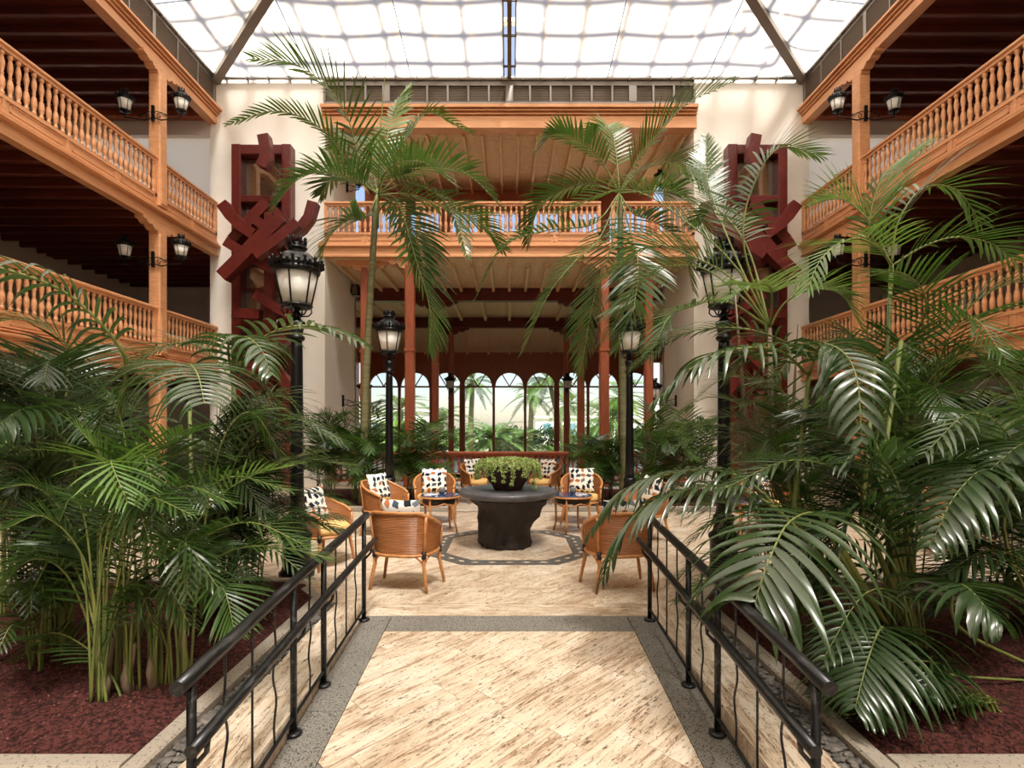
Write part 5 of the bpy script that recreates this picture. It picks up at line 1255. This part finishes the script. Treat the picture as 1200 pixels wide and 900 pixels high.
# --- potted palm up on the top gallery
t = empty('potted_palm', (8.62,13.75,6.56), 0, 'dark potted palm standing on the top-floor gallery behind the balusters', 'plant')
MB().lathe([(.17,6.56),(.2,6.6),(.24,6.95),(.26,6.96),(.26,7.0),(.22,7.0),(.2,6.94)], (8.62,13.75,0), 18).build('pot', M['pot'], t)
MB().lathe([(.2,6.9),(.21,6.94),(0,6.95)], (8.62,13.75,0), 14).build('soil', M['mulch'], t)
for k in range(14):
    a = k*2.4; l = .32+.14*(k%3)/2; c0 = Vector((8.62,13.75,6.95))
    frond(t, [c0, c0+Vector((math.cos(a)*l*.3,math.sin(a)*l*.3,.55)), c0+Vector((math.cos(a)*l*.75,math.sin(a)*l*.75,.95-.1*(k%4))), c0+Vector((math.cos(a)*l*1.15,math.sin(a)*l*1.15,.8-.2*(k%4)))], 'leafdark', n=14, L=.2, wd_=.03, droop=.12, t0=.35, segs=4, seed=900+k)
# ---------------------------------------------------------------- the garden outside the arched windows
struct('ground_garden', MB().box((-60,26.3,-1.2),(60,90,-.6)), M['terrace'])
def garden_palm(x, d, z, h, r, label, n=26, L=2.6, leaf='leafmid', lean=.3):
    t = palm('garden_palm', (x,d,z), label, 'garden palms'); top = Vector((x+lean,d,z+h))
    MB().tube([(x,d,z),(x+lean*.3,d,z+h*.4),(x+lean*.8,d,z+h*.8),top], [r*1.3,r,r*.9,r*.8], 9).build('trunk', M['trunk'], t, fix=False)
    rg = random.Random(int(x*31+d*7))
    for k in range(n):
        a = k*2.4+rg.uniform(-.2,.2); e = rg.uniform(-.5,1.25); l = L*rg.uniform(.85,1.1); ca, sa = math.cos(a), math.sin(a)
        pts = [top]+[top+Vector((ca*l*u*math.cos(e*(1-u*.5)),sa*l*u*math.cos(e*(1-u*.5)),l*(u*math.sin(e)-.55*u*u))) for u in (.33,.66,1)]
        frond(t, pts, leaf, n=24, L=L*.22, wd_=.07, droop=.12, t0=.1, segs=3, r=.03, seed=k+int(d)*100)
garden_palm(-.9, 31, -.6, 1.3, .3, 'squat fan of bright date palm fronds outside the middle arched windows', 40, 2.5, 'leafmid', 0)
garden_palm(3.4, 33, -.6, 4.9, .16, 'slim leaning palm with pale trunk outside the arched windows', 22, 2.1, 'leafmid', -1.0)
garden_palm(-4.6, 35, -.6, 2.4, .25, 'golden-green palm outside the windows beside the white pier', 28, 2.6, 'leafmid', .2)
garden_palm(-2.9, 40, -.6, 5.2, .2, 'round-crowned palm further off in the garden', 24, 1.9, 'leafmid', .2)
garden_palm(1.6, 42, -.6, 4.4, .2, 'distant palm among shrubs in the garden', 24, 2.4, 'leafmid', .1)
garden_palm(6.0, 33, -.6, 2.4, .25, 'dense arching palm outside the windows towards the shaded side', 34, 3.0, 'leafmid', .1)
garden_palm(7.6, 38, -.6, 4.0, .25, 'broad palm behind the dense arching one', 26, 2.8, 'leafbright', .1)
garden_palm(-7.5, 37, -.6, 3.2, .25, 'palm in the garden corner past the lounge', 24, 2.6, 'leafmid', .1)
garden_palm(.6, 36, -.6, 1.0, .25, 'low bushy palm behind the middle window posts', 30, 2.4, 'leafmid', 0)
garden_palm(-3.6, 29.5, -.6, .7, .25, 'low arching palm close outside the windows, ringed palm side', 28, 1.5, 'leafmid', 0)
garden_palm(2.4, 29.3, -.6, .6, .25, 'low arching palm close outside the windows, feather palm side', 28, 1.4, 'leafmid', 0)
garden_palm(4.3, 40.0, -.6, 3.6, .2, 'mid-height palm between two window posts, feather palm side', 28, 2.3, 'leafmid', 0)
garden_palm(-6.2, 31, -.6, 1.6, .25, 'bushy palm by the last arched window, ringed palm side', 30, 2.3, 'leafbright', 0)
rg = random.Random(9)
for i in range(22):
    x = -16+(i%11)*3.2+(1.6 if i > 10 else 0); d = 44+(i//11)*4.6+rg.uniform(-.3,.3); r = rg.uniform(1.1,1.5)
    t = empty('garden_shrub', (x,d,-.6), 0, ('very dark rounded garden shrub behind the palms outside the arched windows','mid green rounded shrub behind the palms outside the arched windows')[1 if i%3 else 0], 'shrub', 'garden shrubs')
    m = MB()
    for k in range(700):
        u = rg.uniform(-1,1); a = rg.random()*6.28; q = math.sqrt(1-u*u); rr = r*rg.uniform(.75,1.05)*(1+.2*math.sin(a*3+i))
        p = Vector((x+rr*q*math.cos(a),d+rr*q*math.sin(a),max(-.45,-.6+r*.75+rr*u*.8)))
        n_ = Vector((rg.uniform(-1,1),rg.uniform(-1,1),rg.uniform(-.2,1))).normalized(); e = n_.orthogonal().normalized()*rg.uniform(.1,.2); f = n_.cross(e)
        m.add([p-e,p+f*.5,p+e,p-f*.5], [(0,1,2,3)])
    m.build('foliage', M['leafmid'] if i%3 else M['leafdark'], t, fix=False, kind='stuff')
    MB().tube([(x,d,-.6),(x+.05,d,-.6+r*.8)], [.08,.04], 6).build('stem', M['trunk'], t, fix=False)
for x, d, w_, h, lb in ((-13,58,9,3.4,'low white garden building behind the shrubs'),(9,62,12,2.8,'long white garden building far behind the palms')):
    t = empty('garden_building', (x,d,-.6), 0, lb, 'building')
    MB().box((x-w_/2,d,-.6),(x+w_/2,d+4,-.6+h)).build('wall', M['white'], t); MB().box((x-w_/2-.2,d-.2,-.6+h),(x+w_/2+.2,d+4.2,-.35+h)).build('roof', M['whitegal'], t)
    for k in range(4):
        q = MB().box((x-w_/2+.8+k*w_/4,d-.03,.4),(x-w_/2+1.8+k*w_/4,d,1.6)).build('window', M['navy'], t)
